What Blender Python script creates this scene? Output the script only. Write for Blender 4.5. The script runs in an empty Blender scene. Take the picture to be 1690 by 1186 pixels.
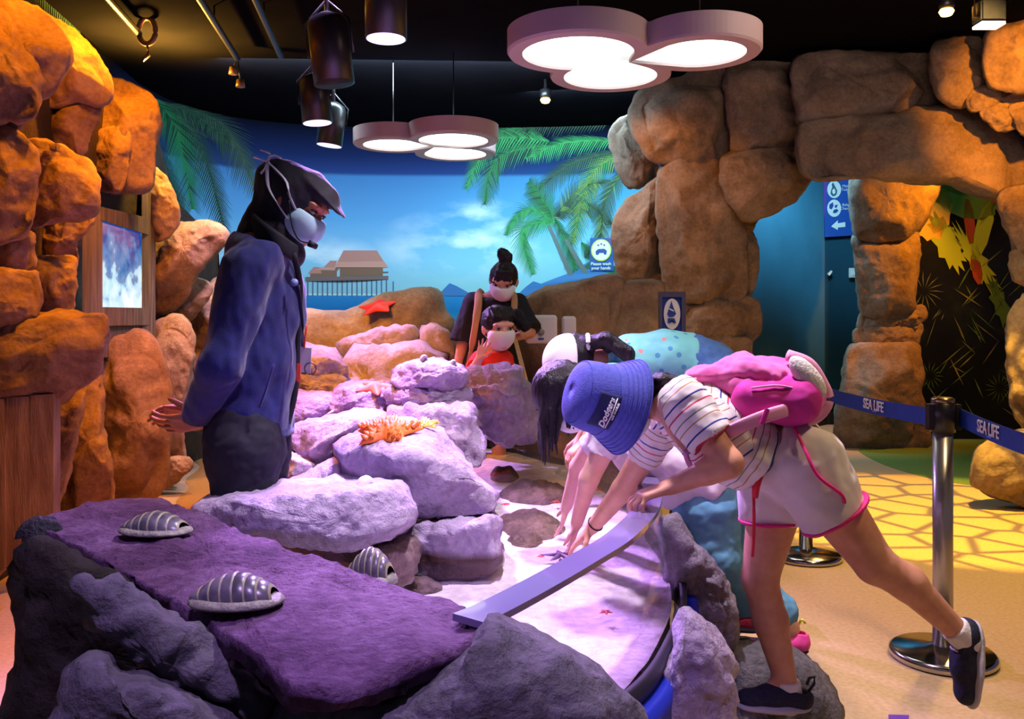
import bpy, bmesh, math, random
import numpy as np
from mathutils import Vector, Matrix, noise
random.seed(7)
SC = bpy.context.scene
COL = SC.collection
# ---------------------------------------------------------------- camera
F = 1450.0          # focal length in pixels of the 1690 x 1186 frame
HY = 525.0          # pixel row of the horizon
HC = 1.2            # camera height
cam_d = bpy.data.cameras.new('camera'); cam = bpy.data.objects.new('camera', cam_d); COL.objects.link(cam)
cam_d.sensor_width = 36.0; cam_d.lens = F/1690*36.0
cam_d.shift_y = -(593-HY)/1690.0
cam_d.clip_start = 0.02
cam.location = (0, 0, HC); cam.rotation_euler = (math.radians(90), 0, 0)
SC.camera = cam
# ---------------------------------------------------------------- colour / world / exposure
SC.view_settings.view_transform = 'Standard'
try: SC.view_settings.look = 'None'
except Exception: pass
SC.view_settings.gamma = 1.0
SC.view_settings.use_curve_mapping = False
SC.view_settings.exposure = 0.22
SC.cycles.max_bounces = 6; SC.cycles.diffuse_bounces = 3; SC.cycles.glossy_bounces = 3
SC.cycles.transparent_max_bounces = 12; SC.cycles.transmission_bounces = 4
SC.cycles.caustics_reflective = False; SC.cycles.caustics_refractive = False
SC.cycles.sample_clamp_indirect = 4.0

def lin(c):
    """sRGB hex or 0-255 triple -> linear rgb"""
    if isinstance(c, str):
        c = c.lstrip('#'); c = [int(c[i:i+2], 16) for i in (0, 2, 4)]
    return tuple(((v/255)/12.92 if v/255 <= .04045 else ((v/255+.055)/1.055)**2.4) for v in c)

W = bpy.data.worlds.new('world'); SC.world = W; W.use_nodes = True
bg = W.node_tree.nodes['Background']
bg.inputs[0].default_value = (0.42, 0.36, 0.62, 1); bg.inputs[1].default_value = 0.15

def PX(px, py, Z):
    return Vector(((px-845)/F*Z, Z, HC-(py-HY)/F*Z))
def PZ(px, py, z):
    Z = (HC-z)*F/(py-HY)
    return PX(px, py, Z)

def spot(name, loc, target, color, power, size=50, blend=.5, radius=.05):
    d = bpy.data.lights.new(name, 'SPOT'); d.color = color; d.energy = power
    d.spot_size = math.radians(size); d.spot_blend = blend; d.shadow_soft_size = radius
    o = bpy.data.objects.new(name, d); COL.objects.link(o); o.location = loc
    o.rotation_euler = (Vector(target)-Vector(loc)).to_track_quat('-Z', 'Y').to_euler()
    return o
def area(name, loc, target, color, power, sx, sy=None):
    d = bpy.data.lights.new(name, 'AREA'); d.color = color; d.energy = power
    d.shape = 'RECTANGLE'; d.size = sx; d.size_y = sy or sx
    o = bpy.data.objects.new(name, d); COL.objects.link(o); o.location = loc
    o.rotation_euler = (Vector(target)-Vector(loc)).to_track_quat('-Z', 'Y').to_euler()
    return o
VIOLET = (0.58, 0.31, 1.0); ORANGE = (1.0, 0.31, 0.01); AMBER = (1.0, 0.56, 0.10); CYAN = (0.35, 0.75, 1.0); GREEN = (0.15, 1.0, 0.45)
# violet-white spotlights over the touch pool
spot('pool_spot', (-.58, 4.07, 2.45), (-.35, 2.9, .5), VIOLET, 820, 66, .6, .09)
spot('pool_spot', (-1.3, 5.85, 2.44), (-.6, 4.2, .5), VIOLET, 430, 70, .6, .09)
spot('pool_spot', (.25, 2.5, 3.1), (.05, 2.5, .5), (.94, .78, 1.0), 360, 66, .7, .09)
spot('pool_spot', (-.15, .25, 3.1), (-.45, 1.8, .6), (.62, .40, 1.0), 230, 46, .7, .09)
spot('pool_spot', (-1.3, 5.9, 3.05), (-2.2, 7.0, 0), (.85, .55, .85), 260, 60, .6, .09)
spot('pool_spot', (-.9, 4.5, 3.0), (-2.35, 5.5, .55), (.72, .50, 1.0), 210, 34, .6, .08)
# orange spots on the left rock wall
spot('rock_spot', (-1.75, 4.6, 3.12), (-2.35, 4.75, 1.2), ORANGE, 250, 120, .5, .04)
spot('rock_spot', (-1.55, 3.35, 3.12), (-2.2, 4.1, 1.0), ORANGE, 300, 110, .5, .04)
spot('rock_spot', (-2.05, 6.0, 3.08), (-2.5, 6.2, 1.4), AMBER, 190, 48, .5, .04)
spot('rock_spot', (-1.2, 4.3, 3.1), (-2.5, 4.9, .5), ORANGE, 220, 40, .4, .04)
spot('ceiling_uplight', (-2.5, 6.1, 2.72), (-2.45, 6.0, 3.15), (1.0, .48, .05), 420, 165, .9, .04)
spot('rock_spot', (-1.5, 3.0, 3.12), (-2.25, 3.75, .25), ORANGE, 110, 46, .6, .04)
# mural wash
area('mural_wash', (-.9, 6.6, 3.1), (-1.0, 8.9, 1.4), (.62, .85, 1.0), 105, 2.6, .3)
spot('mural_green_spot', (.9, 7.4, 3.05), (.55, 8.8, 2.25), GREEN, 60, 80, .7, .05)
area('mural_wash', (.6, 7.4, 3.1), (.9, 8.9, 1.2), (.55, .85, 1.0), 30, 1.0, .2)
# amber on the arch, the sink rocks and the floor to the right
spot('arch_spot', (3.3, 4.3, 2.9), (3.75, 6.2, 2.5), ORANGE, 330, 62, .6, .05)
spot('arch_spot', (.25, 5.9, 3.0), (1.6, 7.0, 1.6), ORANGE, 70, 60, .6, .05)
spot('arch_spot', (4.4, 7.2, 2.9), (3.7, 8.2, 1.7), ORANGE, 260, 70, .6, .05)
area('arch_fill', (2.0, 3.6, 3.1), (2.4, 6.8, 1.8), (1.0, .74, .60), 24, 1.2)
spot('floor_spot', (2.6, 4.6, 3.1), (2.6, 4.6, 0), (1.0, .62, .16), 300, 100, .8, .08)
spot('floor_spot', (1.9, 1.9, 3.1), (1.7, 2.6, 0), (1.0, .70, .38), 120, 95, .8, .15)
area('corridor_light', (2.9, 8.4, 3.0), (3.2, 9.6, .9), CYAN, 40, .6)
# gobo projector: a net of rounded cells of yellow light thrown on the floor
gb = spot('gobo_projector', (2.5, 4.6, 3.1), (2.62, 5.35, 0), (1.0, .52, .03), 1050, 46, .25, .012)
gb.data.use_nodes = True; nt = gb.data.node_tree; em = nt.nodes['Emission']
tc = nt.nodes.new('ShaderNodeTexCoord'); sp = nt.nodes.new('ShaderNodeSeparateXYZ'); nt.links.new(tc.outputs['Normal'], sp.inputs[0])
dx = nt.nodes.new('ShaderNodeMath'); dx.operation = 'DIVIDE'; dy = nt.nodes.new('ShaderNodeMath'); dy.operation = 'DIVIDE'
nt.links.new(sp.outputs['X'], dx.inputs[0]); nt.links.new(sp.outputs['Z'], dx.inputs[1]); nt.links.new(sp.outputs['Y'], dy.inputs[0]); nt.links.new(sp.outputs['Z'], dy.inputs[1])
cb = nt.nodes.new('ShaderNodeCombineXYZ'); nt.links.new(dx.outputs[0], cb.inputs[0]); nt.links.new(dy.outputs[0], cb.inputs[1])
vo = nt.nodes.new('ShaderNodeTexVoronoi'); vo.voronoi_dimensions = '2D'; vo.feature = 'DISTANCE_TO_EDGE'; vo.inputs['Scale'].default_value = 10.5; nt.links.new(cb.outputs[0], vo.inputs['Vector'])
rp = nt.nodes.new('ShaderNodeValToRGB'); rp.color_ramp.elements[0].position = .045; rp.color_ramp.elements[1].position = .12; rp.color_ramp.elements[0].color = (.02, .02, .02, 1); nt.links.new(vo.outputs['Distance'], rp.inputs[0])
nt.links.new(rp.outputs[0], em.inputs['Strength'])
# ---------------------------------------------------------------- helpers
def link(name, me, mat=None, parent=None, smooth=True, **props):
    o = bpy.data.objects.new(name, me); COL.objects.link(o)
    if mat is not None:
        for m in (mat if isinstance(mat, (list, tuple)) else [mat]): me.materials.append(m)
    if smooth and len(me.polygons): me.polygons.foreach_set('use_smooth', [True]*len(me.polygons))
    if parent is not None:
        o.parent = parent
        o.matrix_parent_inverse = parent_world(parent).inverted()
    else:
        if len(me.vertices) and props.pop('recenter', True):
            co = np.empty(len(me.vertices)*3, 'f'); me.vertices.foreach_get('co', co); co = co.reshape(-1, 3)
            b = np.array([(co[:,0].min()+co[:,0].max())/2, (co[:,1].min()+co[:,1].max())/2, co[:,2].min()], 'f')
            me.vertices.foreach_set('co', (co-b).ravel()); o.location = tuple(float(v) for v in b)
    for k, v in props.items():
        if v is not None and k != 'recenter': o[k] = v
    return o
def parent_world(o):
    m = Matrix.LocRotScale(o.location, o.rotation_euler, o.scale)
    return (parent_world(o.parent) @ o.matrix_parent_inverse @ m) if o.parent else m
def mesh(name, verts, faces, mat=None, parent=None, smooth=True, **props):
    me = bpy.data.meshes.new(name); me.from_pydata([tuple(v) for v in verts], [], [tuple(f) for f in faces]); me.update()
    return link(name, me, mat, parent, smooth, **props)
def bmobj(name, bm, mat=None, parent=None, smooth=True, **props):
    me = bpy.data.meshes.new(name); bmesh.ops.recalc_face_normals(bm, faces=bm.faces); bm.to_mesh(me); bm.free(); me.update()
    return link(name, me, mat, parent, smooth, **props)
def thing(name, label, cat, loc=(0,0,0), group=None, kind=None):
    o = bpy.data.objects.new(name, None); COL.objects.link(o); o.location = loc
    o.empty_display_size = .1
    if label: o['label'] = label
    if cat: o['category'] = cat
    if group: o['group'] = group
    if kind: o['kind'] = kind
    return o
def T(label, cat, group=None, **k):
    d = dict(label=label, category=cat); 
    if group: d['group'] = group
    d.update(k); return d
# --- materials
def M(name, c1, c2=None, scale=6, rough=.7, bump=0, bscale=60, metal=0, spec=.4, c3=None, detail=5, bdetail=6, emit=None, estr=0, coat=0, sheen=0, alpha=None, stretch=None, contrast=(.35,.65)):
    m = bpy.data.materials.new(name); m.use_nodes = True; nt = m.node_tree; N = nt.nodes; L = nt.links
    b = N['Principled BSDF']; c1 = lin(c1)
    b.inputs['Base Color'].default_value = (*c1, 1); b.inputs['Roughness'].default_value = rough
    b.inputs['Metallic'].default_value = metal; b.inputs['Specular IOR Level'].default_value = spec
    b.inputs['Coat Weight'].default_value = coat; b.inputs['Sheen Weight'].default_value = sheen
    tc = N.new('ShaderNodeTexCoord'); vec = tc.outputs['Object']
    if stretch:
        mp = N.new('ShaderNodeMapping'); mp.inputs['Scale'].default_value = stretch; L.new(vec, mp.inputs[0]); vec = mp.outputs[0]
    if c2 is not None:
        nz = N.new('ShaderNodeTexNoise'); nz.inputs['Scale'].default_value = scale; nz.inputs['Detail'].default_value = detail
        L.new(vec, nz.inputs['Vector'])
        r = N.new('ShaderNodeValToRGB'); e = r.color_ramp.elements
        e[0].position = contrast[0]; e[1].position = contrast[1]; e[0].color = (*c1, 1); e[1].color = (*lin(c2), 1)
        if c3 is not None:
            x = r.color_ramp.elements.new(sum(contrast)/2); x.color = (*lin(c3), 1)
        L.new(nz.outputs[0], r.inputs[0]); L.new(r.outputs[0], b.inputs['Base Color'])
    if bump:
        nb = N.new('ShaderNodeTexNoise'); nb.inputs['Scale'].default_value = bscale; nb.inputs['Detail'].default_value = bdetail
        L.new(vec, nb.inputs['Vector'])
        bp = N.new('ShaderNodeBump'); bp.inputs['Strength'].default_value = bump; bp.inputs['Distance'].default_value = .02
        L.new(nb.outputs[0], bp.inputs['Height']); L.new(bp.outputs[0], b.inputs['Normal'])
    if emit is not None:
        b.inputs['Emission Color'].default_value = (*lin(emit), 1); b.inputs['Emission Strength'].default_value = estr
    return m
def rockmat(name, c1, c2, c3, rough=.85, bump=.6, bscale=22, crack=0.0, cscale=3.0, spec=.25, wet=None):
    """mottled cast rock: two scales of colour noise, fine relief, optional hairline cracks"""
    m = bpy.data.materials.new(name); m.use_nodes = True; nt = m.node_tree; N = nt.nodes; L = nt.links
    b = N['Principled BSDF']; b.inputs['Roughness'].default_value = rough; b.inputs['Specular IOR Level'].default_value = spec
    tc = N.new('ShaderNodeTexCoord')
    n1 = N.new('ShaderNodeTexNoise'); n1.inputs['Scale'].default_value = 3.2; n1.inputs['Detail'].default_value = 6; n1.inputs['Roughness'].default_value = .65
    n2 = N.new('ShaderNodeTexNoise'); n2.inputs['Scale'].default_value = 45; n2.inputs['Detail'].default_value = 4
    for n in (n1, n2): L.new(tc.outputs['Object'], n.inputs['Vector'])
    mx = N.new('ShaderNodeMath'); mx.operation = 'MULTIPLY_ADD'; mx.inputs[1].default_value = .35; mx.inputs[2].default_value = 0
    L.new(n2.outputs[0], mx.inputs[0])
    ad = N.new('ShaderNodeMath'); ad.operation = 'ADD'; L.new(n1.outputs[0], ad.inputs[0]); L.new(mx.outputs[0], ad.inputs[1])
    r = N.new('ShaderNodeValToRGB'); e = r.color_ramp.elements
    e[0].position = .48; e[0].color = (*lin(c1), 1); e[1].position = .85; e[1].color = (*lin(c3), 1)
    x = e.new(.66); x.color = (*lin(c2), 1)
    L.new(ad.outputs[0], r.inputs[0]); L.new(r.outputs[0], b.inputs['Base Color'])
    if wet is not None:                            # soaked and dark up to the water line
        ge = N.new('ShaderNodeNewGeometry'); sz = N.new('ShaderNodeSeparateXYZ'); L.new(ge.outputs['Position'], sz.inputs[0])
        wa = N.new('ShaderNodeMath'); wa.operation = 'MULTIPLY_ADD'; wa.inputs[1].default_value = .07; L.new(n1.outputs[0], wa.inputs[0]); L.new(sz.outputs['Z'], wa.inputs[2])
        wr = N.new('ShaderNodeMapRange'); wr.inputs['From Min'].default_value = wet; wr.inputs['From Max'].default_value = wet+.025; L.new(wa.outputs[0], wr.inputs['Value'])
        wm = N.new('ShaderNodeMix'); wm.data_type = 'RGBA'; L.new(wr.outputs[0], wm.inputs[0]); wm.inputs[6].default_value = (*lin('#5a4038'), 1); L.new(r.outputs[0], wm.inputs[7]); L.new(wm.outputs[2], b.inputs['Base Color'])
        wg = N.new('ShaderNodeMapRange'); wg.inputs['To Min'].default_value = .25; wg.inputs['To Max'].default_value = rough; L.new(wr.outputs[0], wg.inputs['Value']); L.new(wg.outputs[0], b.inputs['Roughness'])
    nb = N.new('ShaderNodeTexNoise'); nb.inputs['Scale'].default_value = bscale; nb.inputs['Detail'].default_value = 9; nb.inputs['Roughness'].default_value = .62
    L.new(tc.outputs['Object'], nb.inputs['Vector'])
    bp = N.new('ShaderNodeBump'); bp.inputs['Strength'].default_value = bump; bp.inputs['Distance'].default_value = .03
    L.new(nb.outputs[0], bp.inputs['Height']); L.new(bp.outputs[0], b.inputs['Normal'])
    return m
def glowmat(name, c, s):
    m = bpy.data.materials.new(name); m.use_nodes = True; N = m.node_tree.nodes; b = N['Principled BSDF']
    b.inputs['Base Color'].default_value = (*lin(c), 1); b.inputs['Emission Color'].default_value = (*lin(c), 1); b.inputs['Emission Strength'].default_value = s
    return m
def clearmat(name, tint=(1,1,1), refl=.5, rough=.02, ior=1.33, milky=0.0, mcol=(.7,.65,.8)):
    """thin clear sheet (acrylic, water): see-through with a fresnel reflection"""
    m = bpy.data.materials.new(name); m.use_nodes = True; nt = m.node_tree; N = nt.nodes; L = nt.links; N.clear()
    out = N.new('ShaderNodeOutputMaterial'); t = N.new('ShaderNodeBsdfTransparent'); t.inputs[0].default_value = (*tint, 1)
    g = N.new('ShaderNodeBsdfGlossy'); g.inputs['Roughness'].default_value = rough
    fr = N.new('ShaderNodeLayerWeight')          # facing term is the same from both sides of the thin sheet
    pw = N.new('ShaderNodeMath'); pw.operation = 'POWER'; pw.inputs[1].default_value = 4.5; L.new(fr.outputs['Facing'], pw.inputs[0])
    mu = N.new('ShaderNodeMath'); mu.operation = 'MULTIPLY_ADD'; mu.inputs[1].default_value = refl; mu.inputs[2].default_value = .03*refl; L.new(pw.outputs[0], mu.inputs[0])
    mix = N.new('ShaderNodeMixShader'); L.new(mu.outputs[0], mix.inputs[0]); L.new(t.outputs[0], mix.inputs[1]); L.new(g.outputs[0], mix.inputs[2])
    last = mix
    if milky:
        d = N.new('ShaderNodeBsdfDiffuse'); d.inputs[0].default_value = (*mcol, 1)
        m2 = N.new('ShaderNodeMixShader'); m2.inputs[0].default_value = milky
        L.new(mix.outputs[0], m2.inputs[1]); L.new(d.outputs[0], m2.inputs[2]); last = m2
    L.new(last.outputs[0], out.inputs[0])
    return m
# --- basic shapes
def box_bm(bm, c, s, rot=None, bev=0):
    r = bmesh.ops.create_cube(bm, size=1); vs = r['verts']
    bmesh.ops.scale(bm, vec=s, verts=vs)
    if bev:
        es = list({e for v in vs for e in v.link_edges}); q = bmesh.ops.bevel(bm, geom=es, offset=bev, segments=2, affect='EDGES'); vs = list({v for f in q['faces'] for v in f.verts} | {v for v in vs if v.is_valid})
    if rot is not None: bmesh.ops.rotate(bm, cent=(0,0,0), matrix=rot, verts=vs)
    bmesh.ops.translate(bm, vec=c, verts=vs)
    return vs
def box(name, c, s, mat, parent=None, rot=None, bev=0, smooth=False, **props):
    bm = bmesh.new(); box_bm(bm, c, s, rot, bev); return bmobj(name, bm, mat, parent, smooth, **props)
def lathe(name, prof, loc, mat, parent=None, n=32, rot=None, **props):
    """prof: (radius, height) list turned about local z"""
    vs, fs = [], []
    R = rot or Matrix.Identity(3)
    for r, z in prof:
        for k in range(n):
            a = 2*math.pi*k/n; vs.append(Vector(loc)+R @ Vector((r*math.cos(a), r*math.sin(a), z)))
    for i in range(len(prof)-1):
        for k in range(n):
            a, b = i*n+k, i*n+(k+1)%n; fs.append((a, b, b+n, a+n))
    if prof[0][0] > 1e-6: fs.append(tuple(range(n-1, -1, -1)))
    if prof[-1][0] > 1e-6: fs.append(tuple((len(prof)-1)*n+k for k in range(n)))
    o = mesh(name, vs, fs, mat, parent, True, **props)
    return o
def tube(name, pts, rad, mat, parent=None, n=10, closed=False, flat=None, up=(0,0,1), **props):
    """swept tube along points; rad scalar or list; flat=(a,b) gives a ribbon-like ellipse"""
    pts = [Vector(p) for p in pts]; vs, fs = [], []; N_ = len(pts)
    rads = rad if isinstance(rad, (list, tuple)) else [rad]*N_
    for i, p in enumerate(pts):
        t = (pts[min(i+1, N_-1)]-pts[max(i-1, 0)]).normalized()
        if closed: t = (pts[(i+1) % N_]-pts[i-1]).normalized()
        u = Vector(up); u = (u-t*u.dot(t)); u = u.normalized() if u.length > 1e-4 else t.orthogonal().normalized()
        w = t.cross(u); a, b = flat or (1, 1)
        for k in range(n):
            an = 2*math.pi*k/n; vs.append(p+(u*math.sin(an)*b+w*math.cos(an)*a)*rads[i])
    rng = range(N_ if closed else N_-1)
    for i in rng:
        j = (i+1) % N_
        for k in range(n): fs.append((i*n+k, i*n+(k+1) % n, j*n+(k+1) % n, j*n+k))
    if not closed: fs.append(tuple(range(n-1, -1, -1))); fs.append(tuple((N_-1)*n+k for k in range(n)))
    return mesh(name, vs, fs, mat, parent, True, **props)
def extrude_poly(name, pts, vec, mat, parent=None, **props):
    """flat polygon (3d points) given a real thickness along vec"""
    n = len(pts); v = Vector(vec)
    vs = [Vector(p) for p in pts]+[Vector(p)+v for p in pts]
    fs = [tuple(range(n)), tuple(range(2*n-1, n-1, -1))]+[(i, i+n, (i+1) % n+n, (i+1) % n) for i in range(n)]
    bm = bmesh.new(); bv = [bm.verts.new(x) for x in vs]
    for f in fs: bm.faces.new([bv[i] for i in f])
    bmesh.ops.triangulate(bm, faces=[f for f in bm.faces if len(f.verts) > 4])
    return bmobj(name, bm, mat, parent, False, **props)
def catmull(P, n, closed=True):
    P = [Vector(p) for p in P]; N_ = len(P); seg = N_ if closed else N_-1; out = []
    for s in range(seg):
        g = lambda i: P[i % N_] if closed else P[min(max(i, 0), N_-1)]
        p0, p1, p2, p3 = g(s-1), g(s), g(s+1), g(s+2)
        for k in range(12):
            t = k/12; out.append(.5*((2*p1)+(p2-p0)*t+(2*p0-5*p1+4*p2-p3)*t*t+(3*p1-p0-3*p2+p3)*t**3))
    if not closed: out.append(P[-1])
    # equal arc-length resample
    pts = out+[out[0]] if closed else out
    d = [0]
    for a, b in zip(pts, pts[1:]): d.append(d[-1]+(b-a).length)
    res = []; j = 0; m = n if closed else n-1
    for k in range(n):
        t = d[-1]*k/m
        while j < len(d)-2 and d[j+1] < t: j += 1
        f = (t-d[j])/max(d[j+1]-d[j], 1e-9); res.append(pts[j].lerp(pts[j+1], min(max(f, 0), 1)))
    return res
def fbm(p, H=1.0, oct=4): return noise.fractal(p, H, 2.0, oct)
def rock(name, outline, Z, mat, parent=None, apex=None, D=None, Zt=None, Zb=None, p=2.4, rough=.03, facet=.05, strata=0, seed=0, n=72, rings=13, soft=True, planes=0, grow=1.0, flat=.85, crag=1.0, **props):
    """a boulder whose outer rim runs through the given outline (pixels at its own distance), swelling forward to an apex
    and backward into the wall; real thickness D, then faceted and roughened in space"""
    ys = [q[1] for q in outline]; xs = [q[0] for q in outline]
    if grow != 1.0:
        gx, gy = (min(xs)+max(xs))/2, (min(ys)+max(ys))/2; outline = [(gx+(x-gx)*grow, gy+(y-gy)*grow) for x, y in outline]; ys = [q[1] for q in outline]; xs = [q[0] for q in outline]
    y0, y1 = min(ys), max(ys)
    if apex is None: apex = (sum(xs)/len(xs), sum(ys)/len(ys)*.5+(y0+y1)/2*.5)
    size = min(max(xs)-min(xs), y1-y0)/F*Z
    if D is None: D = size*.42
    Zt = Z if Zt is None else Zt; Zb = Z if Zb is None else Zb
    def zz(y): 
        t = (y-y0)/(y1-y0); return Zt+(Zb-Zt)*t
    ol = [Vector((x, y, 0)) for x, y in outline]
    if soft: ol = catmull(ol, n)
    else: ol = catmull([q for a, b in zip(ol, ol[1:]+ol[:1]) for q in (a, a.lerp(b, .33), a.lerp(b, .67))], n)
    za = zz(apex[1])-D; ap = Vector((apex[0], apex[1], 0))
    vs, fs = [PX(apex[0], apex[1], za)], []
    ss = [(k/rings)**.85 for k in range(1, rings+1)]
    for s in ss:
        f = 1-(1-s**p)**(1/p)
        for q in ol:
            c = ap.lerp(q, s); vs.append(PX(c.x, c.y, za+(zz(q.y)-za)*f))
    for k in range(n): fs.append((0, 1+k, 1+(k+1) % n))
    for r in range(rings-1):
        for k in range(n): a = 1+r*n+k; b = 1+r*n+(k+1) % n; fs.append((a, a+n, b+n, b))
    # back half
    base = 1+(rings-1)*n; prev = base; cw = sum((v for v in vs[base:base+n]), Vector())/n
    for s, dd in ((.88, .35), (.55, .6)):
        st = len(vs)
        for k in range(n):
            w = vs[base+k]; q = cw.lerp(w, s); q = q+Vector((q.x*dd*D/q.y, dd*D, (q.z-HC)*dd*D/q.y*0)); vs.append(q)
        for k in range(n): a, b = prev+k, prev+(k+1) % n; fs.append((a, st+k, st+(k+1) % n, b))
        prev = st
    vs.append(cw+Vector((0, .7*D, 0))); e = len(vs)-1
    for k in range(n): fs.append((prev+(k+1) % n, prev+k, e))
    me = bpy.data.meshes.new(name); me.from_pydata(vs, [], fs); me.update()
    if planes:                                     # broken, flat facets
        rp = random.Random(seed*13+1); cen = sum((v.co for v in me.vertices), Vector())/len(me.vertices)
        for _ in range(planes):
            nn = Vector((rp.uniform(-1, 1), -rp.uniform(.55, 1.1), rp.uniform(-.9, 1))).normalized()
            sup = max((v.co-cen).dot(nn) for v in me.vertices); lim = sup*rp.uniform(.58, .88)
            for v in me.vertices[:base-n]:
                e = (v.co-cen).dot(nn)-lim
                if e > 0: v.co -= nn*e*flat
        me.update()
    so = Vector((seed*3.7, seed*1.3, seed*2.1)); fr = 1.6/max(size, .05)
    nor = [v.normal.copy() for v in me.vertices]
    for v, nn in zip(me.vertices, nor):
        c = v.co
        d = fbm(c*fr*2.2+so, 1.0, 3)*rough*size*1.4+fbm(c*26+so, .7, 4)*.006*crag-abs(fbm(c*9+so, .8, 4))*.014*crag
        if facet:
            vd = noise.voronoi(c*fr*.75+so)[0]; d += (vd[0]-.45)*facet*size*1.6-max(0, .1-(vd[1]-vd[0]))*facet*size*4
        if strata:
            h = c.z*strata+fbm(c*fr+so, 1, 3)*.7; d -= (abs((h % 1)-.5) < .09)*.035*size*1.5+((math.floor(h)*7.31) % 1)*.06*size
        v.co = c+nn*d
    me.update()
    return link(name, me, mat, parent, True, **props)
# ---------------------------------------------------------------- materials
m_rock_l = rockmat('wall_rock', '#745848', '#957660', '#b3947a', bump=.55, bscale=16)
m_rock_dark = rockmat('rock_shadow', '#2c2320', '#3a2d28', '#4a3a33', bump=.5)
m_rock_a = rockmat('arch_rock', '#63544a', '#7d6d60', '#988676', bump=.5, bscale=14)
m_rock_s = rockmat('sink_rock', '#7a5c48', '#957459', '#b08c6c', bump=.45, bscale=14)
m_rock_b = rockmat('back_pool_rock', '#85796c', '#a39686', '#c0b4a0', bump=.5, bscale=18)
m_rock_p = rockmat('pool_rock', '#8a7c94', '#a899b0', '#c8bacd', bump=.9, bscale=26)
m_rock_pw = rockmat('pool_rock_wet_foot', '#8a7c94', '#a899b0', '#c8bacd', bump=.9, bscale=26, wet=.535)
m_rock_w = rockmat('wet_rock', '#4a3a38', '#6b5450', '#8f7670', rough=.35, bump=.8, bscale=30, spec=.5)
m_slab = rockmat('slab_rock', '#432747', '#67446a', '#8d6a92', rough=.8, bump=1.0, bscale=60)
m_front = rockmat('front_rock', '#4c4a4c', '#66636a', '#7d7880', rough=.85, bump=.8, bscale=40)
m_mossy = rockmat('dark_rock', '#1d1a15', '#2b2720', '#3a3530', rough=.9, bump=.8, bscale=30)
m_sub = rockmat('submerged_rock', '#352c18', '#594b2e', '#80704c', rough=.6, bump=.8, bscale=36)
m_wood = M('weathered_wood', '#4f4138', '#766254', scale=5, rough=.8, bump=.4, bscale=30, stretch=(6, 6, .6))
m_floor = M('floor_sand', '#b79b74', '#c6ab84', scale=60, rough=.55, bump=.05, bscale=220, spec=.3)
m_green = M('floor_green', '#5f7f35', '#6d8c3e', scale=40, rough=.6)
m_pathor = M('floor_ochre', '#a0763c', '#aa8044', scale=30, rough=.6)
m_ceil = M('ceiling_paint', '#101014', '#131217', scale=4, rough=1, spec=0)
m_teal = M('teal_paint', '#2d6076', '#326880', scale=2, rough=.6)
m_black = M('black_paint', '#0d0d10', rough=.6)
m_blackmetal = M('black_metal', '#17161a', '#1f1d20', scale=20, rough=.35, spec=.6)
m_white = M('white_plastic', '#e6e2dc', rough=.35)
m_chrome = M('brushed_steel', '#b8b4b0', rough=.16, metal=1.0)
m_steel2 = M('sign_frame_metal', '#8c8890', rough=.3, metal=.9)
m_navybelt = M('navy_belt', '#123a8c', '#1643a0', scale=80, rough=.6)
m_sblue = M('sign_blue', '#1d4fa8', rough=.5)
m_swhite = M('sign_white', '#eef0ea', rough=.5)
m_snavy = M('sign_navy', '#2a48a0', rough=.5)
m_spurple = M('sign_purple', '#6a3fa0', rough=.5)
m_slime = M('sign_lime', '#c5dc3c', rough=.5)
m_sred = M('sign_red', '#d23a2c', rough=.5)
# ---------------------------------------------------------------- room shell
S = dict(kind='structure')
CEIL = 3.15
def slab_poly(name, pts, z0, z1, mat, parent=None, **props):
    return extrude_poly(name, [(x, y, z0) for x, y in pts], (0, 0, z1-z0), mat, parent, **props)
slab_poly('floor', [(-4.5, -1.5), (8, -1.5), (8, 12), (-4.5, 12)], -.1, 0, m_floor, **S)
slab_poly('ceiling', [(-4.5, -1.5), (8, -1.5), (8, 12), (-4.5, 12)], CEIL, CEIL+.1, m_ceil, **S)
# curved mural wall in plan
wall_pl = catmull([Vector(p+(0,)) for p in ((-3.10, 7.3), (-3.02, 8.0), (-2.6, 8.6), (-1.8, 8.92), (-.8, 9.0), (.2, 8.98), (1.1, 8.85), (2.2, 8.5))], 60, False)
left_pl = [Vector((-2.0-.124*-1.0-.2, -1.0, 0)), Vector((-2.2-.124*3, 3, 0)), Vector((-2.2-.124*5.5, 5.5, 0)), wall_pl[0]]
def wall_from(name, pl, z0, z1, th, mat, **props):
    n = len(pl); vs = []; fs = []
    for i, p in enumerate(pl):
        t = (pl[min(i+1, n-1)]-pl[max(i-1, 0)]).normalized(); nr = Vector((-t.y, t.x, 0))
        vs += [p+Vector((0, 0, z0)), p+Vector((0, 0, z1)), p+nr*th+Vector((0, 0, z1)), p+nr*th+Vector((0, 0, z0))]
    for i in range(n-1):
        a = 4*i
        for k in range(4): fs.append((a+k, a+4+k, a+4+(k+1) % 4, a+(k+1) % 4))
    fs += [(3, 2, 1, 0), (4*n-4, 4*n-3, 4*n-2, 4*n-1)]
    return mesh(name, vs, fs, mat, None, True, recenter=False, **props)
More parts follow.
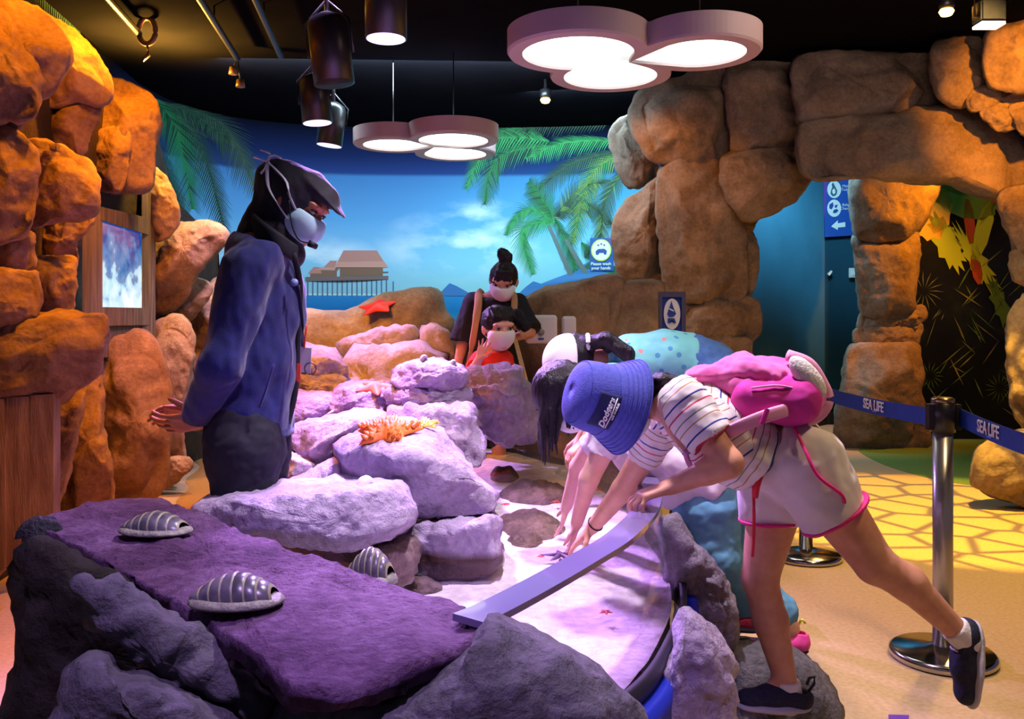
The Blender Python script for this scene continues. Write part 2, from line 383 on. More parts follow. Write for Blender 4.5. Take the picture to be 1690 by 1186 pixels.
def mural_mat():
    m = bpy.data.materials.new('mural_sky_top_shade'); m.use_nodes = True; nt = m.node_tree; N = nt.nodes; L = nt.links
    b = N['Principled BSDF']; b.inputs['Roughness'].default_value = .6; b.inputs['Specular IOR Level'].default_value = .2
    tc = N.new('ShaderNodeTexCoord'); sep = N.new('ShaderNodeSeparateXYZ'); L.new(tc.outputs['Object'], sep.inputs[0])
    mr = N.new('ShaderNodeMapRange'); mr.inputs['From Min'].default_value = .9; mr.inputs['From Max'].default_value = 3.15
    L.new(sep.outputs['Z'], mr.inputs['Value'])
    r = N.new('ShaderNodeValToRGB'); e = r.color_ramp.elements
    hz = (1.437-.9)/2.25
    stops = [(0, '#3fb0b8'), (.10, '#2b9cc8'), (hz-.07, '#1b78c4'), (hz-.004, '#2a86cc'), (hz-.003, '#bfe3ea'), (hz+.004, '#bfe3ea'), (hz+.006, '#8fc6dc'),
             (hz+.16, '#7cb9dc'), (hz+.34, '#5b9bd0'), (.775, '#4a84c2'), (.79, '#2a4384'), (.87, '#1c2c60'), (1, '#0c1026')]  # darkest upper stops paint in the shadow band along the wall top
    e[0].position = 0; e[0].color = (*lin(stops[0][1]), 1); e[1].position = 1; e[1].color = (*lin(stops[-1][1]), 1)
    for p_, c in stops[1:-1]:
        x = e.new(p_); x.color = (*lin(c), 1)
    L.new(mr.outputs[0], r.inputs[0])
    # soft painted clouds, only in the sky band
    mp = N.new('ShaderNodeMapping'); mp.inputs['Scale'].default_value = (.8, .8, 1.7); L.new(tc.outputs['Object'], mp.inputs[0])
    nz = N.new('ShaderNodeTexNoise'); nz.inputs['Scale'].default_value = 1.5; nz.inputs['Detail'].default_value = 5; nz.inputs['Roughness'].default_value = .55
    L.new(mp.outputs[0], nz.inputs['Vector'])
    cr = N.new('ShaderNodeValToRGB'); cr.color_ramp.elements[0].position = .47; cr.color_ramp.elements[1].position = .72
    L.new(nz.outputs[0], cr.inputs[0])
    def cloud(cx, cz, rx, rz):
        gx = N.new('ShaderNodeMath'); gx.operation = 'SUBTRACT'; gx.inputs[1].default_value = cx; L.new(sep.outputs['X'], gx.inputs[0])
        gz = N.new('ShaderNodeMath'); gz.operation = 'SUBTRACT'; gz.inputs[1].default_value = cz; L.new(sep.outputs['Z'], gz.inputs[0])
        cb = N.new('ShaderNodeCombineXYZ'); 
        for g, rr, k in ((gx, rx, 0), (gz, rz, 2)):
            d = N.new('ShaderNodeMath'); d.operation = 'DIVIDE'; d.inputs[1].default_value = rr; L.new(g.outputs[0], d.inputs[0]); L.new(d.outputs[0], cb.inputs[k])
        ln = N.new('ShaderNodeVectorMath'); ln.operation = 'LENGTH'; L.new(cb.outputs[0], ln.inputs[0])
        mm = N.new('ShaderNodeMapRange'); mm.inputs['From Min'].default_value = 1; mm.inputs['From Max'].default_value = .2; L.new(ln.outputs['Value'], mm.inputs['Value'])
        return mm.outputs[0]
    a = cloud(-.45, 1.95, 1.0, .42); c2 = cloud(-2.2, 1.75, 1.0, .35); c3 = cloud(-.35, 2.25, .5, .2)
    mxs = N.new('ShaderNodeMath'); mxs.operation = 'MAXIMUM'; L.new(a, mxs.inputs[0]); L.new(c2, mxs.inputs[1])
    mxt = N.new('ShaderNodeMath'); mxt.operation = 'MAXIMUM'; L.new(mxs.outputs[0], mxt.inputs[0]); L.new(c3, mxt.inputs[1])
    mu = N.new('ShaderNodeMath'); mu.operation = 'MULTIPLY'; L.new(mxt.outputs[0], mu.inputs[0]); L.new(cr.outputs[0], mu.inputs[1])
    mu2 = N.new('ShaderNodeMath'); mu2.operation = 'MULTIPLY'; mu2.inputs[1].default_value = 1.3; mu2.use_clamp = True; L.new(mu.outputs[0], mu2.inputs[0])
    mx = N.new('ShaderNodeMix'); mx.data_type = 'RGBA'; L.new(mu2.outputs[0], mx.inputs[0]); L.new(r.outputs[0], mx.inputs[6]); mx.inputs[7].default_value = (*lin('#dfeaf0'), 1)
    L.new(mx.outputs[2], b.inputs['Base Color'])
    return m
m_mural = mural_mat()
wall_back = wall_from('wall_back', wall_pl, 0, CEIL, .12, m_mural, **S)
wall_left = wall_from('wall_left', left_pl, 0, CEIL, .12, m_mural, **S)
# teal corridor walls behind the arch and the jungle wall at right
cor = [Vector((2.05, 8.45, 0)), Vector((3.56, 10.0, 0))]
wall_from('wall_corridor', cor, 0, CEIL, .12, m_teal, **S)
wall_right = wall_from('wall_right', [Vector((3.56, 10.0, 0)), Vector((5.4, 9.9, 0))], 0, CEIL, .12, m_teal, **S)
box('baseboard_right', (4.2, 9.93, .07), (1.3, .03, .14), m_black, **S)
t_ = (cor[1]-cor[0]).normalized()
bb = box('baseboard_corridor', (2.805+.03, 9.225-.03, .07), (2.1, .03, .14), m_black, rot=Matrix.Rotation(math.atan2(t_.y, t_.x), 3, 'Z'), **S)
m_jungle = M('jungle_print', '#0a0f08', '#1d2c10', scale=3.5, rough=.5, c3='#10180b', contrast=(.4, .7))
wall_jungle = wall_from('wall_jungle', [Vector((3.95, 8.72, 0)), Vector((7.5, 8.6, 0))], 0, CEIL, .1, m_jungle, **S)
# painted green floor area at right, orange-brown zone at left
def floor_patch(name, px, mat, **k):
    pts = catmull([PZ(x, y, 0) for x, y in px], 60)
    return extrude_poly(name, [(p.x, p.y, .0005) for p in pts], (0, 0, .003), mat, **k)
floor_patch('trim_1', [(1418, 739), (1450, 763), (1530, 788), (1640, 806), (1780, 820), (1830, 745), (1600, 722), (1480, 728)], m_green, **S)
floor_patch('trim_2', [(352, 742), (322, 758), (330, 772), (306, 792), (312, 806), (290, 832), (330, 880), (470, 900), (470, 760), (400, 740)], m_pathor, **S)

# ---- what is printed on the mural: thin printed film, 3 mm proud of the wall
PL = left_pl[:-1]+wall_pl
def on_wall(px, py, pl=None, off=.004):
    s = (px-845)/F; pl = pl or PL
    best = None
    for a, b in zip(pl, pl[1:]):
        fa, fb = a.x-s*a.y, b.x-s*b.y
        if fa*fb <= 0 and abs(fa-fb) > 1e-9:
            t = fa/(fa-fb); y = a.y+(b.y-a.y)*t
            if best is None or y > best: best = y
    Z = (best if best else 9.0)-off
    return PX(px, py, Z)
def film(name, polys, mats, parent, pl=None, off=.004, **props):
    """polys: list of (pixel polygon, material index)"""
    vs, fs, mi = [], [], []
    for poly, k in polys:
        st = len(vs); vs += [on_wall(x, y, pl, off) for x, y in poly]; fs.append(tuple(range(st, st+len(poly)))); mi.append(k)
    o = mesh(name, vs, fs, mats, parent, False, **props)
    o.data.polygons.foreach_set('material_index', mi); return o
def frond(base, mid, tip, wid, mi, n=26, droop=.6, rnd=random):
    n = int(n*1.45); wid *= 1.12
    """a palm frond in wall pixels: rachis curve with narrow leaflets on both sides"""
    P = []
    pts = catmull([Vector((*base, 0)), Vector((*mid, 0)), Vector((*tip, 0))], n+1, False)
    L_ = sum((b-a).length for a, b in zip(pts, pts[1:]))
    for i in range(n):
        a, b = pts[i], pts[i+1]; t = (b-a).normalized(); nr = Vector((-t.y, t.x, 0)); u = (i+.5)/n
        P.append(([(a.x-nr.x*1.3, a.y-nr.y*1.3), (a.x+nr.x*1.3, a.y+nr.y*1.3), (b.x+nr.x*1.3, b.y+nr.y*1.3), (b.x-nr.x*1.3, b.y-nr.y*1.3)], mi))
        ln = wid*(math.sin(math.pi*min(1, u*.85+.12))**.6)
        for sgn in (1, -1):
            d = (nr*sgn*.8+t*.75+Vector((0, droop, 0))).normalized(); l = ln*rnd.uniform(.75, 1.1)
            q = a+d*l; w = L_/n*.42
            mid_ = a+d*l*.5+Vector((0, -1.2, 0))
            P.append(([(a.x-t.x*w, a.y-t.y*w), (mid_.x-t.x*w*.6, mid_.y-t.y*w*.6), (q.x, q.y), (mid_.x+t.x*w*.6, mid_.y+t.y*w*.6), (a.x+t.x*w, a.y+t.y*w)], mi if rnd.random() > .25 else mi+1))
    return P
g1 = M('print_leaf_bright', '#2f9656', rough=.6); g2 = M('print_leaf_mid', '#1c7442', rough=.6); g3 = M('print_leaf_dark', '#17402f', rough=.6); g4 = M('print_leaf_olive', '#64833f', rough=.6)
g5 = M('print_leaf_shade', '#2c4a3e', rough=.6); m_trunk = M('print_trunk', '#5c6a72', rough=.6)
GM = [g1, g2, g3, g5, g4, g2]
rr = random.Random(3)
A = frond((40, -40), (92, 8), (132, 55), 30, 2, 18, .5, rr)
for b, m_, t, w, k in (((250, 160), (292, 215), (318, 345), 62, 1), ((262, 165), (330, 240), (372, 385), 48, 2), ((280, 172), (370, 210), (428, 325), 55, 2), ((240, 200), (268, 280), (300, 352), 50, 2), ((250, 170), (310, 185), (392, 240), 30, 2)):
    A += frond(b, m_, t, w, k, 30, .55, rr)
film('palm_print', A, GM, wall_back, label='printed palm fronds hanging into the mural beside the orange rocks')
A = []
for b, m_, t, w, k in (((905, 232), (815, 232), (768, 312), 34, 0), ((900, 240), (820, 262), (800, 338), 40, 1), ((1010, 232), (930, 236), (868, 262), 30, 0), ((1015, 250), (940, 272), (878, 322), 34, 2), ((1000, 205), (900, 205), (840, 232), 24, 2), ((895, 225), (850, 212), (800, 228), 20, 1)):
    A += frond(b, m_, t, w, k, 26, .5, rr)
film('palm_print', A, GM, wall_back, off=.006, label='bright green printed palm crown under the far cloud lamp')
A = [([(903, 372), (908, 371), (958, 478), (948, 478)], 6), ([(930, 395), (936, 394), (990, 480), (978, 480)], 6)]
for b, m_, t, w, k in (((915, 362), (868, 345), (834, 388), 26, 0), ((915, 365), (862, 380), (880, 452), 34, 0), ((915, 360), (935, 400), (955, 462), 30, 1), ((920, 356), (965, 335), (1012, 372), 28, 2), ((912, 358), (890, 320), (872, 300), 26, 1), ((915, 358), (960, 310), (1008, 300), 24, 3), ((1035, 250), (975, 290), (945, 402), 42, 4), ((1040, 270), (1000, 330), (990, 410), 36, 3), ((965, 425), (990, 400), (1015, 402), 22, 2), ((960, 400), (985, 430), (1010, 470), 30, 1)):
    A += frond(b, m_, t, w, k, 26, .5, rr)
film('palm_print', A, GM+[m_trunk], wall_back, off=.008, label='printed palm with thin grey trunks beside the hand washing sign')
mh1 = M('print_hill_blue', '#2f6cb4', rough=.6); mh2 = M('print_hill_violet', '#3b3f9a', rough=.6); mb = M('print_bush', '#1c5540', rough=.6)
film('hill_print', [([(722, 488), (735, 474), (742, 467), (752, 471), (765, 478), (782, 488)], 0), ([(852, 488), (868, 473), (880, 464), (893, 468), (908, 462), (935, 452), (960, 438), (975, 430), (990, 438), (1016, 452), (1016, 488)], 0),
                    ([(860, 488), (880, 480), (895, 472), (908, 468), (925, 470), (940, 478), (950, 488)], 1)], [mh1, mh2], wall_back, off=.005, label='blue and violet hills printed along the mural horizon')
film('bush_print', [([(948, 470), (955, 445), (975, 432), (1000, 430), (1016, 440), (1016, 478), (950, 480)], 0)], [mb], wall_back, off=.007)
hr = M('print_roof', '#b07a72', rough=.6); hw = M('print_hut_wall', '#7a5b48', rough=.6); hd = M('print_deck', '#6d5f62', rough=.6); hp = M('print_stilt', '#4d6a86', rough=.6); hl = M('print_roof_light', '#c08c80', rough=.6)
H = [([(561, 438), (632, 438), (632, 458), (561, 458)], 1), ([(557, 432), (567, 413), (622, 413), (634, 432)], 0), ([(551, 441), (558, 431), (634, 431), (641, 441)], 4), ([(558, 433), (561, 441), (553, 452), (551, 448)], 1),
     ([(532, 443), (545, 430), (556, 430), (552, 443)], 0), ([(520, 445), (532, 441), (553, 441), (553, 446)], 4), ([(526, 446), (556, 446), (556, 457), (526, 457)], 1), ([(508, 451), (518, 440), (530, 441), (534, 451)], 0), ([(512, 451), (532, 451), (532, 458), (512, 458)], 1),
     ([(504, 457), (641, 455), (641, 461), (504, 464)], 2), ([(572, 444), (578, 444), (578, 457), (572, 457)], 2), ([(590, 444), (596, 444), (596, 457), (590, 457)], 2), ([(610, 444), (616, 444), (616, 457), (610, 457)], 2), ([(630, 448), (641, 448), (641, 450), (630, 450)], 2)]
for i in range(17):
    x = 507+i*8.1; H.append(([(x, 462), (x+2.2, 462), (x+2.2, 489-(i % 3)), (x, 489-(i % 3))], 3))
H.append(([(648, 464), (650, 464), (650, 488), (648, 488)], 3))
film('hut_print', H, [hr, hw, hd, hp, hl], wall_back, off=.006, label='printed stilt hut with pink roofs above the sea')
# jungle print
JPL = [Vector((3.95, 8.72, 0)), Vector((7.5, 8.6, 0))]
j1 = M('print_jungle_lime', '#8fae22', rough=.5); j2 = M('print_jungle_green', '#3f6a1c', rough=.5); j3 = M('print_jungle_red', '#8c3a14', rough=.5); j4 = M('print_jungle_line', '#5d6a44', rough=.5); j5 = M('print_jungle_yellow', '#c9a830', rough=.5)
def jag(c, n, rx, ry, rot, j, r):
    o = []
    for k in range(n):
        a = 2*math.pi*k/n; q = (1 if k % 2 else 1-j)*r.uniform(.92, 1.05); x, y = rx*q*math.cos(a), ry*q*math.sin(a)
        o.append((c[0]+x*math.cos(rot)-y*math.sin(rot), c[1]+x*math.sin(rot)+y*math.cos(rot)))
    return o
J = [(jag((1590, 330), 22, 62, 30, .3, .12, rr), 1), (jag((1540, 350), 20, 34, 50, .2, .1, rr), 4), (jag((1562, 400), 24, 60, 22, 1.1, .25, rr), 0), (jag((1612, 430), 30, 80, 17, 1.0, .35, rr), 0), (jag((1650, 500), 24, 60, 14, 1.2, .35, rr), 1),
     (jag((1622, 380), 16, 14, 55, .25, .05, rr), 0), (jag((1600, 365), 16, 9, 40, -.1, .05, rr), 2), (jag((1612, 445), 16, 9, 26, -.25, .05, rr), 2), (jag((1640, 330), 12, 7, 50, .5, .05, rr), 2), (jag((1580, 305), 14, 60, 18, .1, .2, rr), 1)]
for i in range(46):
    x, y = rr.uniform(1525, 1690), rr.uniform(440, 700); l = rr.uniform(12, 60); a = rr.choice([rr.uniform(-1.3, -.6), rr.uniform(.5, 1.2)]); w = rr.uniform(.6, 1.3)
    dx, dy = l*math.cos(a), l*math.sin(a)
    J.append(([(x, y), (x+dx*.5-w*math.sin(a), y+dy*.5+w*math.cos(a)), (x+dx, y+dy), (x+dx*.5+w*math.sin(a), y+dy*.5-w*math.cos(a))], 3 if rr.random() < .6 else 1))
for a in [k*.42 for k in range(15)]:
    for cx, cy, rad in ((1525, 480, 34), (1535, 620, 24), (1650, 640, 26)):
        J.append(([(cx+6*math.cos(a), cy+6*math.sin(a)), (cx+rad*math.cos(a+.05), cy+rad*math.sin(a+.05)), (cx+rad*.6*math.cos(a-.03), cy+rad*.6*math.sin(a-.03))], 1 if cy > 500 else 3))
film('jungle_leaf_print', J, [j1, j2, j3, j4, j5], wall_jungle, JPL, .005, label='lime and rust coloured leaves printed on the dark jungle wall')

# ---------------------------------------------------------------- ceiling fittings
m_rim = M('cloud_rim', '#c8b2b4', rough=.55); m_rim2 = M('cloud_lip', '#d6c3c8', rough=.5)
def diffuser_mat(cx, cy):
    """light panel a little weaker in the middle, where no tubes run behind it"""
    m = glowmat('cloud_diffuser', '#f6fff8', 2.8); nt = m.node_tree; N = nt.nodes; L = nt.links; b = N['Principled BSDF']
    ge = N.new('ShaderNodeNewGeometry'); d = N.new('ShaderNodeVectorMath'); d.operation = 'DISTANCE'; L.new(ge.outputs['Position'], d.inputs[0]); d.inputs[1].default_value = (cx, cy-.02, 2.515)
    r = N.new('ShaderNodeMapRange'); r.interpolation_type = 'SMOOTHSTEP'; r.inputs['From Min'].default_value = .02; r.inputs['From Max'].default_value = .26; r.inputs['To Min'].default_value = .72; r.inputs['To Max'].default_value = 2.9
    L.new(d.outputs['Value'], r.inputs['Value']); L.new(r.outputs[0], b.inputs['Emission Strength']); b.inputs['Base Color'].default_value = (.3, .3, .3, 1); return m
def cloud_lamp(lobes, zb, h, label):
    cx = sum(l[0] for l in lobes)/len(lobes); cy = sum(l[1] for l in lobes)/len(lobes)
    t = thing('cloud_lamp', label, 'ceiling lamp', (cx, cy, zb), 'cloud shaped ceiling lamps')
    def outl(k, n=160):
        o = []
        for i in range(n):
            a = 2*math.pi*i/n; d = Vector((math.cos(a), math.sin(a))); best = 0
            for x, y, r in lobes:
                r = r+k; c = Vector((x-cx, y-cy)); b = d.dot(c); disc = b*b-(c.length_squared-r*r)
                if disc > 0: best = max(best, b+math.sqrt(disc))
            o.append((cx+d.x*best, cy+d.y*best))
        return o
    n = 160; o0, o1 = outl(0), outl(-.075)
    vs = [(x, y, zb+h) for x, y in o0]+[(x, y, zb+.012) for x, y in o0]+[(cx+(x-cx)*.985, cy+(y-cy)*.985, zb) for x, y in o0]+[(x, y, zb) for x, y in o1]+[(x, y, zb+.02) for x, y in o1]
    fs = [tuple(range(n))]
    for r in range(4):
        for k in range(n): fs.append((r*n+k, r*n+(k+1) % n, (r+1)*n+(k+1) % n, (r+1)*n+k))
    mesh('shade', vs, fs, m_rim, t, False)
    o = mesh('diffuser', [(x, y, zb+.015) for x, y in o1]+[(cx, cy, zb+.015)], [(k, (k+1) % n, n) for k in range(n)], diffuser_mat(cx, cy), t, False)
    for x, y, r in lobes[:2]: tube('suspension_wire', [(x, y, zb+h), (x, y, CEIL)], .004, m_blackmetal, t, 6)
cloud_lamp([(.326, 4.33, .35), (.925, 4.33, .30), (.53, 4.74, .325)], 2.5, .115, 'large white cloud shaped lamp hanging nearest, in front of the rock arch')
cloud_lamp([(-.895, 6.62, .30), (-.43, 6.45, .33), (-.45, 6.98, .32)], 2.5, .115, 'smaller looking cloud shaped lamp hanging farther back by the mural palms')
m_lampglow = glowmat('spot_lens', '#d9c8ff', 1.5)
def can_lamp(px, py, zb, r, h, label, glow=True, tilt=0.0):
    p = PZ(px, py, zb); t = thing('can_spotlight', label, 'spotlight', p, 'black can spotlights above the pool')
    R = Matrix.Rotation(tilt, 3, 'Y')
    lathe('housing', [(r*.9, -.0), (r, 0), (r, h*.9), (r*.85, h), (r*.3, h+.03), (0, h+.03)], p, m_blackmetal, t, 32, R)
    lathe('lens' if glow else 'dark_lens', [(0, .01), (r*.93, .01), (r*.93, .014), (0, .014)], p-Vector((0, 0, .012)), m_lampglow if glow else m_black, t, 32, R)
    top = p+R @ Vector((0, 0, h))
    tube('yoke', [p+R @ Vector((-r*1.12, 0, h*.45)), p+R @ Vector((-r*1.12, 0, h*.95)), top+Vector((0, 0, .1)), p+R @ Vector((r*1.12, 0, h*.95)), p+R @ Vector((r*1.12, 0, h*.45))], .008, m_blackmetal, t, 6)
    tube('drop_rod', [top+Vector((0, 0, .02)), (top.x, top.y, CEIL)], .012, m_blackmetal, t, 8)
    return p
can_lamp(637, 64, 2.5, .097, .42, 'black can spotlight with violet lens hanging alone left of the big cloud lamp')
can_lamp(524, 203, 2.5, .10, .30, 'black can spotlight with lit lens, upper one of the pair above the staff member', tilt=-.08)
can_lamp(543, 240, 2.5, .098, .30, 'black can spotlight with lit lens, lower one of the pair nearest the far cloud lamp', tilt=.12)
can_lamp(552, 138, 2.42, .105, .34, 'black can spotlight with unlit lens and brown sheen above the lit pair', glow=False, tilt=-.12)
def rail(p0, p1, z, label):
    a, b = PZ(*p0, z), PZ(*p1, z); d = (b-a).normalized(); a = a-d*2.0
    t = thing('lighting_track', label, 'track', b)
    tube('rail', [a, b], .022, m_blackmetal, t, 8)
    for f in (.25, .75): 
        q = a.lerp(b, f); tube('hanger', [q, (q.x, q.y, CEIL)], .006, m_blackmetal, t, 6)
    return b
e1 = rail((180, 0), (230, 56), 3.05, 'dark ceiling track ending at a ring shaped lamp above the orange rocks')
e2 = rail((331, 0), (392, 97), 3.05, 'dark ceiling track with two small lamps at its end')
e3 = rail((422, 0), (463, 92), 3.05, 'bare metal ceiling track left of the can spotlights')
m_brass = M('lamp_ring_metal', '#8a6a50', rough=.4, metal=.6)
t = thing('ring_lamp', 'tan ring shaped lamp head at the end of a ceiling track', 'lamp', e1)
ringp = [e1+Vector((.05+.055*math.cos(a), 0, .02-.0+.085*math.sin(a))) for a in [k*math.pi/12 for k in range(24)]]
tube('ring', ringp, .018, m_brass, t, 8, closed=True)
tube('stem', [e1+Vector((.05, 0, -.06)), e1+Vector((.06, 0, -.14)), e1+Vector((.02, 0, -.17))], .014, m_brass, t, 8)
for dx, dz, lab in ((-.03, -.08, 'small brass track lamp, upper of two at the track end'), (.02, -.17, 'small brass track lamp, lower of two at the track end')):
    q = e2+Vector((dx, 0, dz)); t = thing('track_lamp', lab, 'lamp', q, 'small track lamps')
    lathe('head', [(0, .03), (.026, .02), (.034, -.03), (.02, -.035), (0, -.03)], q, m_brass, t, 16)
    tube('stem', [q+Vector((0, 0, .02)), e2], .006, m_blackmetal, t, 6)
m_bulb = glowmat('amber_bulb', '#ffb347', 14)
for px, py, z, lab in ((1562, 19, 2.98, 'small glowing amber bulb on the ceiling above the rock arch'), (900, 165, 2.98, 'small glowing amber bulb between the two cloud lamps')):
    q = PZ(px, py, z); t = thing('downlight', lab, 'ceiling light', q)
    lathe('bulb', [(0, -.03), (.03, -.022), (.042, 0), (.03, .02), (0, .03)], q, m_bulb, t, 16)
    lathe('holder', [(.035, .0), (.045, .02), (.045, .07), (.02, .08), (.012, .09), (.012, CEIL-z)], q+Vector((0, 0, .012)), m_blackmetal, t, 16)
q = PZ(1632, 42, 2.82); t = thing('track_floodlight', 'square floodlight with bright white lens hanging at the top of the arch', 'spotlight', q)
box('lens', q, (.13, .1, .015), glowmat('flood_lens', '#fff1de', 3), t)
box('housing', q+Vector((0, 0, .07)), (.14, .11, .12), m_blackmetal, t, bev=.01)
tube('yoke', [q+Vector((-.08, 0, .05)), q+Vector((-.08, 0, .22)), q+Vector((.08, 0, .22)), q+Vector((.08, 0, .05))], .01, m_brass, t, 8)
tube('drop_rod', [q+Vector((0, 0, .2)), (q.x, q.y, CEIL)], .015, m_blackmetal, t, 8)
# ---------------------------------------------------------------- left rock wall
def Zw(px): return -1.786/((px-845)/F+.124)
rw = thing('rock_wall', 'tall wall of orange lit boulders along the left side of the room', 'rock wall', (-2.5, 4.5, 0))
def stones(parent, mat, L, base_seed=0, **kw):
    for i, (Z, ol, *ex) in enumerate(L):
        k = dict(kw); 
        if ex: k.update(ex[0])
        k.setdefault('planes', 11); k.setdefault('grow', 1.09); k.setdefault('n', 88); k.setdefault('rings', 17); k.setdefault('facet', .02); k.setdefault('flat', .95); k.setdefault('crag', .7); rock('boulder', ol, Z, k.pop('mat', mat), parent, seed=base_seed+i, **k)
LW = [
 (3.95, [(-60, -30), (0, -10), (32, 8), (78, 32), (106, 78), (104, 108), (82, 152), (50, 175), (28, 207), (-20, 215), (-70, 210)], dict(apex=(35, 70), D=.22, p=1.6)),
 (3.80, [(-60, 20), (0, 20), (32, 70), (58, 110), (56, 182), (20, 192), (-60, 185)], dict(D=.12, rough=.06)),
 (4.6, [(66, 34), (92, 34), (130, 60), (156, 90), (182, 140), (166, 168), (125, 168), (92, 176), (72, 160), (80, 100)], dict(p=1.8)),
 (4.65, [(76, 180), (110, 166), (152, 156), (166, 165), (152, 215), (128, 257), (95, 248), (72, 225)], dict(p=1.7, D=.1)),
 (5.5, [(172, 142), (195, 136), (232, 150), (250, 163), (259, 195), (253, 262), (246, 302), (225, 312), (190, 315), (152, 305), (136, 265), (150, 210)], dict(apex=(228, 200), p=2.0, D=.25)),
 (5.3, [(143, 258), (166, 218), (206, 213), (213, 242), (205, 300), (188, 314), (158, 304)], dict(p=1.8, D=.1)),
 (3.9, [(-60, 205), (0, 210), (40, 233), (56, 260), (58, 320), (50, 355), (28, 388), (-60, 392)], dict(p=2.6)),
 (4.3, [(46, 240), (78, 238), (122, 254), (152, 275), (162, 310), (159, 340), (140, 354), (90, 364), (52, 368), (44, 300)], dict(p=2.4)),
 (4.6, [(40, 362), (142, 350), (142, 378), (126, 398), (122, 432), (60, 442), (44, 400)], {}),
 (4.4, [(46, 432), (80, 428), (120, 430), (122, 470), (112, 518), (58, 522), (44, 470)], dict(apex=(85, 452))),
 (4.0, [(-60, 380), (40, 382), (52, 420), (50, 442), (0, 452), (-60, 450)], {}),
 (3.85, [(-60, 452), (40, 450), (58, 462), (62, 500), (54, 532), (10, 550), (-60, 546)], {}),
 (3.95, [(-60, 545), (15, 533), (75, 517), (115, 519), (165, 522), (174, 546), (165, 578), (152, 620), (120, 640), (80, 662), (-60, 672)], dict(apex=(70, 560), p=3, D=.22)),
 (4.3, [(74, 640), (118, 620), (140, 640), (128, 720), (108, 800), (86, 850), (70, 860)], dict(p=2)),
 (4.75, [(106, 640), (150, 608), (166, 622), (170, 700), (184, 780), (176, 842), (106, 846), (100, 760)], dict(p=2.2, D=.18)),
 (5.3, [(164, 602), (195, 564), (242, 558), (264, 590), (278, 640), (277, 720), (268, 795), (215, 835), (178, 838), (170, 740)], dict(p=2.4)),
 (6.2, [(230, 562), (275, 533), (302, 533), (317, 560), (313, 640), (302, 700), (300, 762), (275, 774), (264, 690), (255, 602)], {}),
 (6.9, [(286, 522), (340, 473), (372, 468), (380, 560), (320, 570), (302, 545)], {}),
 (6.4, [(250, 397), (300, 372), (345, 372), (369, 385), (362, 412), (330, 447), (300, 497), (262, 510), (244, 480)], dict(apex=(300, 405), p=2)),
 (6.1, [(236, 290), (262, 284), (281, 310), (293, 340), (291, 374), (262, 394), (238, 380)], {}),
 (6.6, [(250, 470), (320, 460), (345, 480), (320, 520), (280, 545), (240, 540)], {}),
 (6.0, [(258, 768), (300, 754), (314, 772), (270, 806)], {}),
 (6.9, [(300, 560), (335, 555), (350, 600), (345, 680), (318, 705), (304, 660)], {}),
]
stones(rw, m_rock_l, LW, 1)
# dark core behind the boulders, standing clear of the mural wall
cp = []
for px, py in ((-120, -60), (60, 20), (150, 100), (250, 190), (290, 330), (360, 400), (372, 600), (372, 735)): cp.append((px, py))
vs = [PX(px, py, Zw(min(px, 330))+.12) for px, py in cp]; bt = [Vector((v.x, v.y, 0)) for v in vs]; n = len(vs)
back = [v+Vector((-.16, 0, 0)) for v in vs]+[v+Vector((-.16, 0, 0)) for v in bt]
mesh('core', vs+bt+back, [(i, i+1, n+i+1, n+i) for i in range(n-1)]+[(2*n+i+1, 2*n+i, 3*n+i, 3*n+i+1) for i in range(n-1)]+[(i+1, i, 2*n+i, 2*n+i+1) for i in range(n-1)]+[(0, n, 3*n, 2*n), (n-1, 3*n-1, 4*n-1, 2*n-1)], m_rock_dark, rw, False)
m_board = M('carved_board', '#84695a', '#b0937f', scale=5, rough=.8, bump=.5, bscale=30, stretch=(6, 6, .6))
# carved timber-like panel at the foot of the wall: separate boards
for i in range(4):
    x0, x1 = -70+i*40, -70+(i+1)*40-2
    q = [PX(x0, 664-i*4, 3.78), PX(x1, 662-i*4, 3.78), PX(x1, 990-i*36-(18 if i else 0), 3.78+i*.02), PX(x0, 1010-i*36, 3.78+i*.02)]
    for v in q[2:]: v.z = max(v.z, .0)
    extrude_poly('board', q, (0, .06, 0), m_board, rw)
